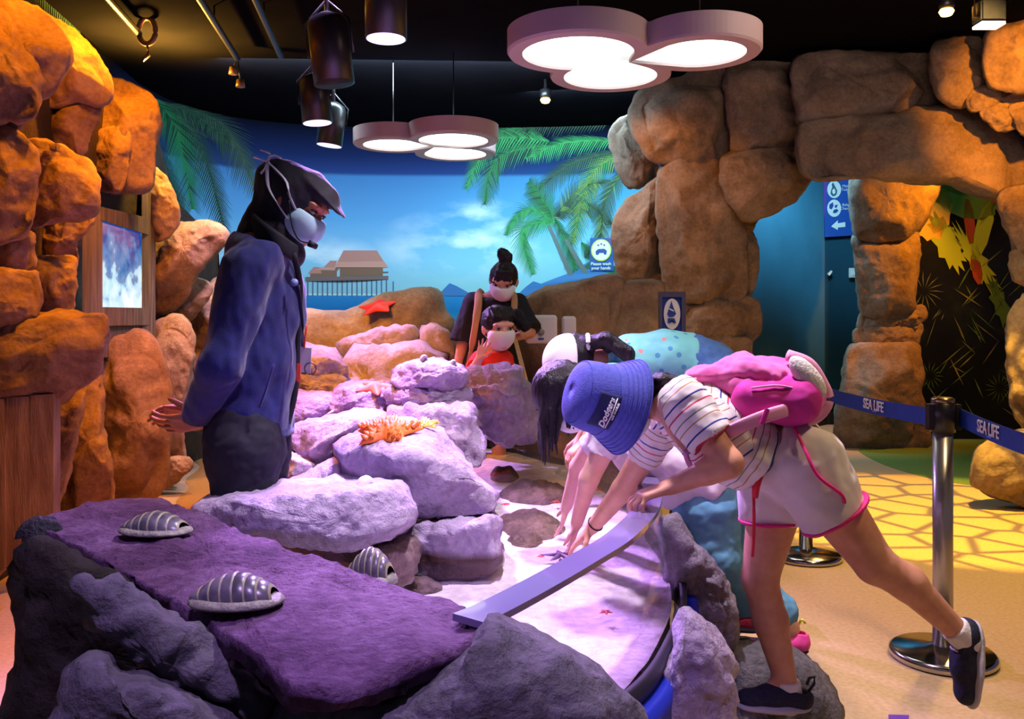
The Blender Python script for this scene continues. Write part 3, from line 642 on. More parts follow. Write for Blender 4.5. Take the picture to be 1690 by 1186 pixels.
# ---- fish tank screen in its timber frame
def wallq(px, py, k=0): return PX(px, py, 5.0+(px-157)/(234-157)*.87-k)
t = thing('tank_window', 'small lit aquarium window in a rough timber frame set in the orange rock wall', 'aquarium window', wallq(195, 510))
def tank_mat():
    m = bpy.data.materials.new('tank_view'); m.use_nodes = True; nt = m.node_tree; N = nt.nodes; L = nt.links; b = N['Principled BSDF']; b.inputs['Roughness'].default_value = .1
    tc = N.new('ShaderNodeTexCoord'); sep = N.new('ShaderNodeSeparateXYZ'); L.new(tc.outputs['Generated'], sep.inputs[0])
    nz = N.new('ShaderNodeTexNoise'); nz.inputs['Scale'].default_value = 5; nz.inputs['Detail'].default_value = 7; L.new(tc.outputs['Generated'], nz.inputs['Vector'])
    a = N.new('ShaderNodeMath'); a.operation = 'MULTIPLY_ADD'; a.inputs[1].default_value = -1.1; a.inputs[2].default_value = .95; L.new(sep.outputs['Z'], a.inputs[0])
    s = N.new('ShaderNodeMath'); s.operation = 'ADD'; L.new(a.outputs[0], s.inputs[0])
    s2 = N.new('ShaderNodeMath'); s2.operation = 'MULTIPLY_ADD'; s2.inputs[1].default_value = 1.6; s2.inputs[2].default_value = -.8; L.new(nz.outputs[0], s2.inputs[0]); L.new(s2.outputs[0], s.inputs[1])
    r = N.new('ShaderNodeValToRGB'); e = r.color_ramp.elements; e[0].position = .05; e[0].color = (*lin('#1d3f8c'), 1); e[1].position = .95; e[1].color = (*lin('#e8f8ff'), 1)
    for p_, c in ((.3, '#3f7fb8'), (.48, '#6f86b0'), (.6, '#b4d8ee')): x = e.new(p_); x.color = (*lin(c), 1)
    L.new(s.outputs[0], r.inputs[0]); L.new(r.outputs[0], b.inputs['Emission Color']); b.inputs['Emission Strength'].default_value = .95; b.inputs['Base Color'].default_value = (.02, .03, .05, 1)
    return m
extrude_poly('glass', [wallq(154, 355), wallq(236, 380), wallq(236, 510), wallq(154, 510)], (0, .03, 0), tank_mat(), t)
for nm, q in (('frame_post', [(136, 352), (157, 360), (157, 535), (136, 560)]), ('frame_post', [(234, 310), (248, 316), (248, 556), (234, 548)]), ('frame_beam', [(150, 337), (238, 358), (238, 386), (150, 358)]), ('frame_beam', [(150, 506), (238, 508), (238, 536), (150, 538)])):
    extrude_poly(nm, [wallq(x, y, .04) for x, y in q], (0, .09, 0), m_wood, t)
extrude_poly('apron', [wallq(150, 536, .0), wallq(236, 534, .0), wallq(200, 572), wallq(172, 590), wallq(150, 590)], (0, .05, 0), m_wood, t)

# ---------------------------------------------------------------- rock arch to the right
ar = thing('rock_arch', 'big brown boulder archway leading to the corridor on the right', 'rock arch', (2.4, 6.6, 0))
AR = [
 (7.3, [(1008, 215), (1030, 193), (1056, 190), (1070, 240), (1092, 290), (1060, 310), (1030, 302), (1010, 252)], dict(grow=1.02)),
 (6.9, [(1045, 188), (1060, 158), (1120, 130), (1206, 124), (1212, 240), (1196, 264), (1130, 270), (1080, 264), (1058, 235)], dict(p=3, D=.3)),
 (6.8, [(1206, 118), (1300, 92), (1322, 108), (1332, 225), (1312, 242), (1225, 248), (1208, 230)], dict(p=3.2, D=.26)),
 (6.45, [(1316, 106), (1360, 88), (1480, 90), (1537, 98), (1550, 165), (1542, 182), (1430, 194), (1335, 202), (1320, 170)], dict(p=3.4, D=.28)),
 (6.1, [(1540, 85), (1570, 67), (1613, 63), (1633, 90), (1629, 130), (1606, 167), (1575, 174), (1545, 150)], dict(D=.2)),
 (5.9, [(1630, 70), (1650, 44), (1740, 25), (1745, 138), (1640, 140)], dict(p=3)),
 (5.98, [(1606, 150), (1650, 140), (1662, 168), (1630, 182), (1600, 178)], {}),
 (5.95, [(1660, 142), (1745, 140), (1745, 172), (1664, 170)], {}),
 (5.95, [(1620, 184), (1664, 172), (1680, 205), (1650, 215), (1630, 200)], {}),
 (5.92, [(1672, 174), (1745, 172), (1745, 225), (1690, 222), (1676, 200)], {}),
 (6.3, [(1330, 228), (1345, 200), (1440, 195), (1530, 180), (1600, 178), (1652, 213), (1695, 260), (1725, 330), (1650, 327), (1560, 302), (1480, 297), (1400, 292), (1345, 288)], dict(p=2.6, D=.3, rough=.04)),
 (6.7, [(1193, 270), (1220, 254), (1290, 244), (1332, 250), (1344, 275), (1327, 312), (1280, 347), (1232, 358), (1200, 322)], dict(D=.3)),
 (6.9, [(1088, 300), (1110, 274), (1182, 268), (1202, 310), (1222, 360), (1228, 420), (1230, 470), (1216, 492), (1130, 494), (1103, 472), (1090, 400)], dict(p=2.8, D=.34)),
 (7.1, [(1010, 372), (1035, 330), (1085, 290), (1102, 280), (1100, 330), (1102, 400), (1104, 460), (1075, 477), (1028, 474), (1014, 430)], dict(grow=1.0)),
 (7.0, [(1218, 392), (1240, 386), (1251, 420), (1246, 470), (1224, 487)], {}),
 (7.0, [(1212, 355), (1247, 352), (1242, 380), (1218, 392)], {}),
 (6.85, [(1123, 496), (1215, 490), (1246, 497), (1253, 525), (1246, 554), (1215, 567), (1123, 564)], dict(p=3)),
 (6.85, [(1100, 566), (1226, 562), (1237, 585), (1234, 640), (1242, 770), (1095, 775)], dict(p=3)),
 (7.15, [(1076, 478), (1108, 474), (1108, 565), (1070, 562)], {}),
 (5.9, [(1648, 330), (1690, 308), (1745, 318), (1745, 425), (1690, 425), (1672, 400)], {}),
 (5.85, [(1670, 420), (1692, 416), (1745, 428), (1745, 490), (1676, 462)], {}),
 (5.8, [(1668, 520), (1720, 478), (1750, 480), (1750, 705), (1685, 692), (1666, 620)], {}),
 (5.6, [(1610, 795), (1625, 735), (1690, 714), (1750, 714), (1750, 838), (1650, 820)], dict(p=3)),
]
stones(ar, m_rock_a, AR, 40)
pi_ = thing('rock_pillar', 'stacked boulder pillar standing between the corridor and the jungle wall', 'rock pillar', (3.5, 8.3, 0))
stones(pi_, m_rock_a, [
 (8.3, [(1406, 270), (1440, 262), (1515, 270), (1542, 310), (1510, 382), (1480, 394), (1420, 392), (1408, 345)], dict(p=3)),
 (8.3, [(1413, 395), (1470, 387), (1511, 389), (1510, 480), (1503, 512), (1430, 517), (1418, 460)], dict(p=3)),
 (8.28, [(1426, 512), (1448, 508), (1518, 505), (1521, 530), (1490, 540), (1424, 545)], {}),
 (8.3, [(1420, 540), (1512, 532), (1514, 560), (1500, 577), (1424, 574)], {}),
 (8.3, [(1403, 582), (1450, 571), (1511, 574), (1521, 650), (1527, 737), (1470, 743), (1383, 730), (1393, 640)], dict(p=3)),
], 80)
# ---------------------------------------------------------------- rocks with the hand wash dispensers
sk = thing('sink_rocks', 'low brown rock counter below the mural carrying the hand wash dispensers', 'rock wall', (.5, 5.9, 0))
stones(sk, m_rock_s, [
 (5.95, [(858, 530), (880, 498), (950, 477), (1018, 468), (1024, 500), (1012, 560), (1005, 800), (858, 800)], dict(p=4, D=.3, apex=(930, 600))),
 (5.9, [(1012, 502), (1030, 480), (1082, 475), (1094, 500), (1090, 560), (1092, 800), (1004, 800), (1006, 580)], dict(p=3.4, D=.25)),
], 95)
def rbox(name, c, w, h, d, r, mat, parent):
    """wall box with rounded corners and a softened front edge, facing -y"""
    vs, fs = [], []; n = 6
    def ring(k, y):
        o = []
        for cx, cz, a0 in ((w/2-r, h/2-r, 0), (-w/2+r, h/2-r, 90), (-w/2+r, -h/2+r, 180), (w/2-r, -h/2+r, 270)):
            for i in range(n+1):
                a = math.radians(a0+90*i/n); o.append(Vector(c)+Vector((cx+(r-k)*math.cos(a), y, cz+(r-k)*math.sin(a))))
        return o
    R_ = [ring(0, d/2), ring(0, -d/2+r*.8), ring(r*.12, -d/2+r*.4), ring(r*.4, -d/2+r*.12), ring(r*.8, -d/2)]; m = len(R_[0])
    for q in R_: vs += q
    for i in range(len(R_)-1):
        for k in range(m): fs.append((i*m+k, (i+1)*m+k, (i+1)*m+(k+1) % m, i*m+(k+1) % m))
    fs.append(tuple((len(R_)-1)*m+k for k in range(m))); fs.append(tuple(range(m-1, -1, -1)))
    return mesh(name, vs, fs, mat, parent, False)
t = thing('towel_dispenser', 'wide white paper towel dispenser on the brown rock, beside the narrow soap dispenser', 'dispenser', PX(893, 567, 5.42))
c = PX(893, 543, 5.42)
rbox('cover', c, .195, .175, .11, .022, m_white, t)
lathe('viewing_window', [(0, 0), (.021, 0), (.021, .006), (0, .006)], PX(893, 548, 5.364), M('dispenser_window', '#8d8a86', rough=.3), t, 20, Matrix.Rotation(math.radians(90), 3, 'X'))
box('logo', PX(893, 559, 5.363), (.035, .004, .012), m_sblue, t, bev=.001)
t = thing('soap_dispenser', 'narrow white soap dispenser on the brown rock', 'dispenser', PX(939, 567, 5.42))
rbox('cover', PX(939, 543, 5.42), .085, .16, .09, .02, m_white, t)
lathe('viewing_window', [(0, 0), (.013, 0), (.013, .006), (0, .006)], PX(939, 556, 5.366), M('soap_window', '#5d5a58', rough=.3), t, 16, Matrix.Rotation(math.radians(90), 3, 'X'))
# ---------------------------------------------------------------- touch pool: basin, sand, water, acrylic wall
SAND, WATER, RIM = .42, .50, .71
top_c = catmull([Vector((x, y, RIM)) for x, y in ((-.07, 1.42), (-.035, 1.465), (.05, 1.604), (.147, 1.776), (.244, 1.963), (.347, 2.256), (.405, 2.6), (.42, 3.1), (.38, 3.6), (.29, 4.1), (.12, 4.6), (-.08, 5.0))], 80, False)
bot_c = catmull([Vector((x, y, SAND-.03)) for x, y in ((-.03, 1.46), (.02, 1.53), (.11, 1.66), (.251, 1.869), (.35, 2.114), (.432, 2.38), (.475, 2.75), (.47, 3.3), (.43, 3.8), (.34, 4.4), (.16, 4.85), (-.08, 5.15))], 80, False)
pool = thing('touch_pool', 'touch pool with pale sand, shallow water and a curved clear acrylic wall', 'touch pool', (-.2, 3.2, 0))
poly = [(p.x, p.y) for p in bot_c]+[(-.6, 5.3), (-1.15, 5.3), (-1.25, 3.7), (-.66, 3.3), (-.6, 2.75), (-.85, 2.3), (-.9, 1.9)]
slab_poly('basin', [(x*.99, y) for x, y in poly], 0, SAND-.05, m_front, pool)
m_sand = M('pool_sand', '#d0c6c0', '#ebe4de', scale=30, rough=.8, bump=.5, bscale=45, spec=.2, detail=8)
def sheet(name, z, mat, parent, nx=70, ny=110, amp=0, fr=6, inset=.004):
    """horizontal surface clipped to the basin outline, gently uneven"""
    vs, fs, idx = [], [], {}
    P2 = [Vector((x, y)) for x, y in poly]
    bm = bmesh.new(); vv = [bm.verts.new((x, y, z)) for x, y in poly]; f = bm.faces.new(vv)
    bmesh.ops.triangulate(bm, faces=[f])
    for k in range(-30, 20):
        for co, no in (((k*.04, 0, 0), (1, 0, 0)),):
            bmesh.ops.bisect_plane(bm, geom=bm.verts[:]+bm.edges[:]+bm.faces[:], plane_co=co, plane_no=no)
    for k in range(34, 134):
        bmesh.ops.bisect_plane(bm, geom=bm.verts[:]+bm.edges[:]+bm.faces[:], plane_co=(0, k*.04, 0), plane_no=(0, 1, 0))
    for v in bm.verts: v.co.z += amp*fbm(v.co*fr, 1, 3)
    return bmobj(name, bm, mat, parent)
sheet('sand_bed', SAND, m_sand, pool, amp=.012, fr=3.5)
m_water = clearmat('pool_water', tint=(.97, .96, 1.0), refl=.6, rough=.03)
nt = m_water.node_tree; nb = nt.nodes.new('ShaderNodeTexNoise'); nb.inputs['Scale'].default_value = 9; bp = nt.nodes.new('ShaderNodeBump'); bp.inputs['Strength'].default_value = .25; bp.inputs['Distance'].default_value = .03
nt.links.new(nb.outputs[0], bp.inputs['Height'])
for n_ in nt.nodes:
    if n_.bl_idname in ('ShaderNodeBsdfGlossy', 'ShaderNodeLayerWeight'): nt.links.new(bp.outputs[0], n_.inputs['Normal'])
sheet('water_surface', WATER, m_water, pool)
m_acr = clearmat('acrylic', tint=(.97, .96, .98), refl=.45, rough=.02, milky=.02)
n = len(top_c)
def ribbon(name, A, B, mat, parent, off=0, th=.0, smooth=True):
    vs, fs = [], []
    for i in range(len(A)):
        t = (A[min(i+1, len(A)-1)]-A[max(i-1, 0)]); t.z = 0; t.normalize(); nr = Vector((t.y, -t.x, 0))
        vs += [A[i]+nr*off, B[i]+nr*off, B[i]+nr*(off+th), A[i]+nr*(off+th)]
    for i in range(len(A)-1):
        a = 4*i
        for k in range(4): fs.append((a+k, a+(k+1) % 4, a+4+(k+1) % 4, a+4+k))
    fs += [(0, 3, 2, 1), (4*len(A)-4, 4*len(A)-3, 4*len(A)-2, 4*len(A)-1)]
    return mesh(name, vs, fs, mat, parent, smooth)
ribbon('acrylic_wall', top_c, bot_c, m_acr, pool, 0, .022)
m_rimp = M('acrylic_rim', '#6d628e', rough=.22, spec=.6, coat=.3)
up = [p+Vector((0, 0, .012)) for p in top_c]
ribbon('rim', [p+Vector((0, 0, .006)) for p in top_c], [p-Vector((0, 0, .006)) for p in top_c], m_rimp, pool, -.035, .066, False)
m_seal = M('seal_black', '#1b1a22', rough=.4); m_bstrip = M('blue_strip', '#1f2f9c', rough=.35)
bz = [p+Vector((0, 0, .055)) for p in bot_c]
ribbon('seal', bz, [p-Vector((0, 0, .02)) for p in bot_c], m_seal, pool, .024, .018)
ribbon('blue_edge', [p+Vector((0, 0, .012)) for p in bot_c], [p-Vector((0, 0, .07)) for p in bot_c], m_bstrip, pool, .043, .03)
ribbon('post', [top_c[-2], top_c[-1]], [bot_c[-2], bot_c[-1]], m_seal, pool, -.01, .06)

# ---------------------------------------------------------------- the rocks in and round the pool
GR = 'rocks around the touch pool'
def prock(label, ol, Zt, Zb, apex, Za, mat=m_rock_p, seed=0, **k):
    ys = [q[1] for q in ol]; t = (apex[1]-min(ys))/(max(ys)-min(ys)); D = Zt+(Zb-Zt)*t-Za
    k.setdefault('planes', 7); k.setdefault('flat', .8); k.setdefault('crag', .75); k.setdefault('facet', .03); k['n'] = max(k.get('n', 0), 100); k['rings'] = max(k.get('rings', 0), 20); return rock('pool_rock', ol, Zb, mat, None, apex=apex, D=max(D, .03), Zt=Zt, Zb=Zb, seed=seed, **T(label, 'rock', GR), **k)
prock('big flat violet rock with a white conch shell, before the staff member', [(312, 838), (360, 820), (440, 809), (520, 800), (590, 792), (650, 790), (674, 800), (686, 838), (680, 866), (640, 890), (570, 910), (500, 905), (420, 890), (350, 880)], 2.75, 2.3, (560, 850), 2.12, seed=101, p=2.6, n=110, rings=20, rough=.035, strata=0)
prock('sloping violet rock that carries the spiny orange sea star', [(549, 745), (572, 716), (640, 699), (712, 702), (746, 732), (790, 786), (816, 816), (812, 845), (700, 856), (640, 850), (580, 800)], 3.45, 2.75, (690, 800), 2.6, seed=102, p=2.6, n=110, rings=20, rough=.035)
prock('wet blocky rock standing in the water below the sloping rock', [(656, 872), (700, 862), (790, 850), (823, 850), (828, 890), (824, 940), (760, 955), (690, 952), (660, 930)], 2.95, 2.62, (760, 885), 2.55, seed=103, p=3.4, rough=.05, mat=m_rock_pw, n=90, rings=16)
prock('brown wet rock wedged under the big flat rock', [(560, 905), (640, 888), (692, 892), (688, 935), (664, 968), (610, 955)], 2.5, 2.35, (650, 920), 2.28, seed=104, mat=m_rock_w)
prock('small brown stone lying in the sand next to the dark ribbed shell', [(655, 968), (690, 956), (725, 962), (724, 984), (680, 990)], 2.62, 2.5, (695, 970), 2.48, seed=105, mat=m_rock_w)
prock('top slab of the layered rock stack in the middle of the pool', [(648, 612), (668, 598), (700, 591), (735, 595), (766, 607), (770, 634), (740, 645), (655, 640)], 4.1, 3.8, (710, 618), 3.6, seed=106, p=3, rough=.06, strata=0)
prock('thin layered middle slab of the rock stack', [(644, 640), (700, 636), (768, 638), (772, 668), (700, 680), (646, 668)], 3.95, 3.8, (710, 656), 3.62, seed=107, p=3, rough=.06, strata=22)
prock('broad base block of the rock stack in the middle of the pool', [(636, 674), (700, 664), (776, 662), (792, 700), (800, 742), (786, 770), (700, 780), (640, 740)], 4.0, 3.4, (740, 700), 3.45, seed=108, mat=m_rock_pw, p=3, rough=.06)
prock('grey rock with ridged top in front of the child in red', [(766, 624), (800, 615), (842, 612), (864, 626), (882, 662), (886, 722), (830, 728), (800, 720), (775, 692), (762, 650)], 4.6, 4.3, (815, 640), 4.1, seed=109, mat=m_rock_pw, p=2.6, strata=10, rough=.04)
prock('upper pale slab of the stack beside the staff member', [(462, 596), (500, 582), (545, 587), (569, 600), (571, 620), (540, 626), (465, 624)], 4.6, 4.3, (520, 605), 4.2, seed=110, p=3, rough=.05)
prock('thin layered slab of the stack beside the staff member', [(460, 618), (565, 618), (574, 642), (540, 655), (462, 654)], 4.5, 4.25, (525, 636), 4.15, seed=111, p=3, strata=20, rough=.06)
prock('smooth sloping slab below the stack beside the staff member', [(456, 652), (520, 642), (562, 650), (552, 690), (484, 710), (454, 705)], 4.4, 3.8, (500, 688), 3.75, seed=112, p=3, rough=.03)
prock('dark sloping plate of rock left of the spiny sea star', [(474, 706), (545, 684), (602, 672), (640, 682), (628, 722), (562, 748), (520, 764), (490, 748)], 4.0, 3.4, (550, 730), 3.3, seed=113, p=3.4, rough=.03)
prock('violet rock under the plain orange sea star', [(552, 645), (590, 630), (650, 638), (654, 670), (586, 694), (545, 694)], 4.25, 3.9, (600, 668), 3.75, seed=114, p=3, strata=8)
prock('small rounded rock against the staff member\'s trousers', [(462, 742), (500, 752), (522, 768), (506, 794), (462, 798)], 3.6, 3.3, (490, 775), 3.2, seed=115)
prock('low rock bridging the dark plate and the big flat rock', [(440, 812), (500, 782), (560, 752), (610, 768), (640, 798), (600, 806), (500, 820)], 3.4, 2.95, (560, 790), 2.95, seed=116, p=3)
GU = 'flat rocks under the water'
def flat(label, cx, cy, rx, ry, h, seed, mat=m_sub):
    Z = (HC-SAND)*F/(cy-HY); c = PX(cx, cy, Z); c.z = SAND-.008
    vs, fs = [], []; n, R = 40, 8; a_ = rx/F*Z; b_ = ry/F*Z/((HC-SAND)/Z)
    for r in range(R+1):
        s = r/R
        for k in range(n):
            a = 2*math.pi*k/n; q = Vector((a_*s*math.cos(a), b_*s*math.sin(a), 0)); w = 1+.22*fbm(Vector((math.cos(a)*1.2+seed, math.sin(a)*1.2, seed)), 1, 3)
            q *= w; q.z = h*(1-s**3.0)*(1+.5*fbm(q*14+Vector((seed, 0, 0)), 1, 4)); vs.append(c+q)
    for r in range(R):
        for k in range(n): fs.append((r*n+k, (r+1)*n+k, (r+1)*n+(k+1) % n, r*n+(k+1) % n))
    fs.append(tuple(R*n+k for k in range(n)))
    return mesh('flat_rock', vs, fs, mat, None, True, **T(label, 'rock', GU))
flat('widest flat dark rock under the water, farther one by the girls\' arms', 885, 816, 64, 20, .05, 1)
flat('rough flat rock under the water, nearest to the reaching hands', 872, 868, 56, 24, .05, 2)
flat('small flat rock under the water at the foot of the stack', 832, 786, 26, 10, .05, 3)
flat('small mossy flat rock under the water in front of the rough one', 868, 892, 32, 10, .035, 4)
flat('smooth pale hump of sand covered rock near the far acrylic wall', 945, 778, 34, 11, .03, 5, m_sand)
# ---- near rocks: the tilted slab and what carries it
def slab(name, px, z, th, mat, seed=0, label=None):
    P_ = catmull([PZ(x, y, z) for x, y in px], 220); c = sum(P_, Vector())/len(P_); vs, fs = [], []; n = len(P_)
    rings = [(k/16, 0) for k in range(1, 16)]+[(.985, 0), (1.0, -.006), (1.008, -.02), (.998, -th*.5), (1.0, -th*.8), (.97, -th), (.5, -th)]
    vs.append(c)
    axis = max((p for p in P_), key=lambda p: (p-c).length)-c; axis.normalize()
    for s, dz in rings:
        for p in P_: q = c.lerp(p, s); q = Vector((q.x, q.y, z+dz)); vs.append(q)
    for k in range(n): fs.append((0, 1+k, 1+(k+1) % n))
    for r in range(len(rings)-1):
        for k in range(n): a = 1+r*n+k; b = 1+r*n+(k+1) % n; fs.append((a, a+n, b+n, b))
    fs.append(tuple(1+(len(rings)-1)*n+k for k in range(n-1, -1, -1)))
    so = Vector((seed, seed*2, 0))
    for i, v in enumerate(vs):
        d = fbm(v*7+so, .9, 6)*.012+abs(fbm(v*22+so, .8, 4))*.007
        v.z += d
        r = (i-1)//n if i else 0
        if r >= 16: q = v-c; q.z = 0; v += q.normalized()*(fbm(Vector((v.x*18, v.y*18, v.z*60))+so, .8, 4)*.014)
    return mesh(name, vs, fs, mat, None, True, **T(label, 'rock', GR))
slab('slab_rock', [(42, 862), (100, 844), (170, 829), (250, 821), (300, 834), (380, 868), (470, 902), (560, 935), (660, 966), (740, 990), (803, 1024), (800, 1042), (700, 1088), (600, 1122), (500, 1130), (460, 1108), (400, 1062), (330, 1012), (230, 960), (150, 912), (90, 886), (46, 874)], .70, .045, m_slab, 5, 'flat purple slab carrying two ribbed shells in front')
def brock(label, ol, Z, mat, seed, **k):
    return rock('base_rock', ol, Z, mat, None, seed=seed, **T(label, 'rock', GR), **k)
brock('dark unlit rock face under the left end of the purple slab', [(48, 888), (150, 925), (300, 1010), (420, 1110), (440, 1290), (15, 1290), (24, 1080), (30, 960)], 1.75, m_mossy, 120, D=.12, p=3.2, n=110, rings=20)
brock('violet lit ridge of rock just under the long edge of the purple slab', [(112, 952), (160, 960), (250, 1010), (345, 1066), (430, 1140), (470, 1200), (440, 1240), (330, 1170), (230, 1080), (150, 1020)], 1.45, m_front, 121, D=.06, p=2.2, n=100, rings=16, rough=.07)
brock('pale rounded rock at the bottom edge below the ridge', [(90, 1160), (110, 1105), (165, 1090), (180, 1112), (260, 1120), (340, 1160), (430, 1230), (440, 1330), (80, 1330)], 1.36, m_front, 122, D=.1, p=2.6, n=100, rings=16)
brock('big smooth grey boulder in front of the acrylic wall', [(455, 1165), (520, 1145), (640, 1120), (770, 1060), (815, 1012), (870, 1040), (960, 1082), (1028, 1136), (1066, 1190), (1085, 1330), (440, 1330)], 1.46, m_front, 123, apex=(740, 1200), D=.24, p=2.0, n=140, rings=24, rough=.012, facet=.015)
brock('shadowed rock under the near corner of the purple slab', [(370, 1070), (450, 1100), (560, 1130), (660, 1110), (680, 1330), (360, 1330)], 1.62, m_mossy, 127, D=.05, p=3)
m_base = rockmat('outer_base_rock', '#6f676c', '#8f8690', '#b0a6b4', bump=.8, bscale=30)
brock('lumpy violet lit rock at the outer foot of the acrylic wall', [(1062, 1190), (1086, 1130), (1104, 1066), (1124, 1004), (1156, 1014), (1194, 1062), (1213, 1110), (1206, 1330), (1050, 1330)], 2.02, m_rock_p, 124, apex=(1130, 1120), D=.12, p=2.4, n=100, rings=18, rough=.05, crag=.5)
brock('grey brown rock between the acrylic wall and the child in jeans', [(1088, 862), (1112, 846), (1135, 880), (1178, 930), (1212, 985), (1222, 1050), (1200, 1080), (1150, 1030), (1112, 985), (1100, 920)], 2.62, m_base, 125, D=.1, p=2.2, n=90, rings=16, rough=.05)
brock('grey step rock that the girl in striped shirt stands on', [(1188, 1075), (1222, 1052), (1300, 1062), (1350, 1098), (1388, 1160), (1400, 1230), (1390, 1330), (1188, 1330)], 2.42, m_front, 126, apex=(1285, 1200), D=.14, p=3.4, Zt=2.95, Zb=2.4, n=100, rings=18, rough=.015, facet=.02)
# ---- rocks at the far end of the pool
GB = 'tan rocks behind the pool'
def farrock(label, *a, **k): return rock('back_rock', *a, m_rock_b, None, **T(label, 'rock', GB), **k)
farrock('large tan rock with sloping top carrying the red sea star', [(440, 560), (470, 520), (505, 508), (560, 503), (620, 490), (680, 477), (722, 477), (745, 512), (752, 560), (752, 700), (740, 818), (620, 820), (440, 818)], 6.1, apex=(650, 600), D=.25, Zt=6.25, Zb=5.9, seed=130, p=2.2, n=110, rings=20)
farrock('rounded tan boulder jutting from below the large tan rock', [(556, 565), (610, 545), (680, 538), (696, 560), (684, 594), (620, 604), (566, 596)], 5.6, seed=131, p=2.2)
farrock('layered dark tan rock low behind the stack', [(570, 606), (640, 578), (700, 572), (735, 600), (735, 660), (730, 838), (590, 838)], 5.5, seed=132, strata=12)
farrock('rubble of small tan stones at the end of the large tan rock', [(690, 555), (725, 540), (750, 560), (756, 640), (752, 830), (690, 830)], 5.6, seed=133, rough=.1, facet=.16)
farrock('low greyish rock behind the staff member\'s lanyard', [(440, 580), (480, 560), (545, 572), (572, 600), (560, 650), (560, 838), (440, 838)], 5.5, seed=134)

# ---------------------------------------------------------------- shells and sea stars
m_shellr = M('shell_girdle', '#76756c', '#93917f', scale=30, rough=.5, bump=.4, bscale=80)
m_shellv = M('shell_valve', '#4a4750', '#6a6670', scale=40, rough=.3, spec=.6)
m_shelle = M('shell_edge', '#8f8a6c', rough=.45)
def chiton(px, py, z, L_, W_, H_, rz, label, n_valve=7):
    c = PZ(px, py, z); t = thing('ribbed_shell', label, 'shell', c, 'ribbed shells on the rocks'); Rm = Matrix.Rotation(rz, 3, 'Z')
    vs, fs = [], []; n = 40
    for s, h in ((1.0, 0), (1.0, .12), (.93, .26), (.82, .34), (.7, .3)):
        for k in range(n): a = 2*math.pi*k/n; vs.append(c+Rm @ Vector((L_*s*math.cos(a), W_*s*math.sin(a), H_*h)))
    for r in range(4):
        for k in range(n): fs.append((r*n+k, r*n+(k+1) % n, (r+1)*n+(k+1) % n, (r+1)*n+k))
    fs.append(tuple(range(n-1, -1, -1))); fs.append(tuple(4*n+k for k in range(n)))
    mesh('girdle', vs, fs, m_shellr, t)
    for i in range(n_valve):
        u0 = -.88+1.70*i/n_valve; u1 = u0+1.70/n_valve*1.12; vs, fs = [], []; m = 10
        for u, k in ((u0, .0), (u0+.03, .06), (u1-.05, .10), (u1, .02)):
            ww = math.sqrt(max(0.02, 1-(u/.97)**2)); hh_ = max(.02, 1-abs(u-.12)**1.7/.98)
            for j in range(m+1): a = math.pi*j/m; vs.append(c+Rm @ Vector((L_*u-L_*.10*math.sin(a), W_*.72*ww*math.cos(a)*(1+k*.3), H_*(.22+(1.05*hh_+k)*math.sin(a)))))
        for r in range(3):
            for j in range(m): fs.append((r*(m+1)+j, r*(m+1)+j+1, (r+1)*(m+1)+j+1, (r+1)*(m+1)+j))
        v = mesh('valve', vs, fs, [m_shellv, m_shelle], t); v.data.polygons.foreach_set('material_index', [0]*20+[1]*10)
    return t
chiton(257, 876, .715, .088, .058, .034, math.radians(-12), 'grey ribbed shell on the far left part of the purple slab')
chiton(390, 992, .715, .082, .058, .037, math.radians(-2), 'grey ribbed shell nearest to the viewer on the purple slab')
chiton(612, 958, .575, .066, .055, .06, math.radians(-20), 'dark ribbed shell half hidden behind the purple slab edge')
def star(name, c, R_, mat, label, arms=5, w=.36, h=.22, rot=0, tilt=(0, 0), spikes=0, mat2=None, seed=1, body=.34):
    n = 100; vs, fs = [], []; r_ = random.Random(seed)
    Rm = Matrix.Rotation(tilt[0], 3, 'X') @ Matrix.Rotation(tilt[1], 3, 'Y') @ Matrix.Rotation(rot, 3, 'Z')
    def rad(a):
        k = abs(((a*arms/(2*math.pi)) % 1)-.5)*2; return body+(1-body)*k**1.7
    for s, hh in ((0, 1), (.25, .97), (.5, .85), (.75, .6), (.93, .3), (1, .06), (.97, 0), (.5, 0)):
        for k in range(n): a = 2*math.pi*k/n; q = rad(a)*R_*s; vs.append(Vector((q*math.cos(a), q*math.sin(a), hh*h*R_*(1-.55*s*rad(a)))))
    for r in range(7):
        for k in range(n): fs.append((r*n+k, (r+1)*n+k, (r+1)*n+(k+1) % n, r*n+(k+1) % n))
    sp = []
    for i in range(spikes):
        a = 2*math.pi*i*.618; u = math.sqrt((i+.5)/spikes)*.95
        aa = round(a*arms/(2*math.pi))*2*math.pi/arms+(a-round(a*arms/(2*math.pi))*2*math.pi/arms)*(1-u*.75)
        q = rad(aa)*R_*u*.92; b = Vector((q*math.cos(aa), q*math.sin(aa), h*R_*(1-.6*u)*.75)); d = (Vector((math.cos(aa)*u*1.0, math.sin(aa)*u*1.0, .9))).normalized()
        l = R_*r_.uniform(.2, .3)*(1-.35*u); rr_ = R_*.075; st = len(vs); x = d.orthogonal().normalized(); y = d.cross(x)
        for k in range(7): an = 2*math.pi*k/7; vs.append(b+(x*math.cos(an)+y*math.sin(an))*rr_)
        vs.append(b+d*l)
        for k in range(7): fs.append((st+k, st+(k+1) % 7, st+7))
    vs = [Vector(c)+Rm @ v for v in vs]
    return mesh(name, vs, fs, mat, None, True, **T(label, 'sea star', None))
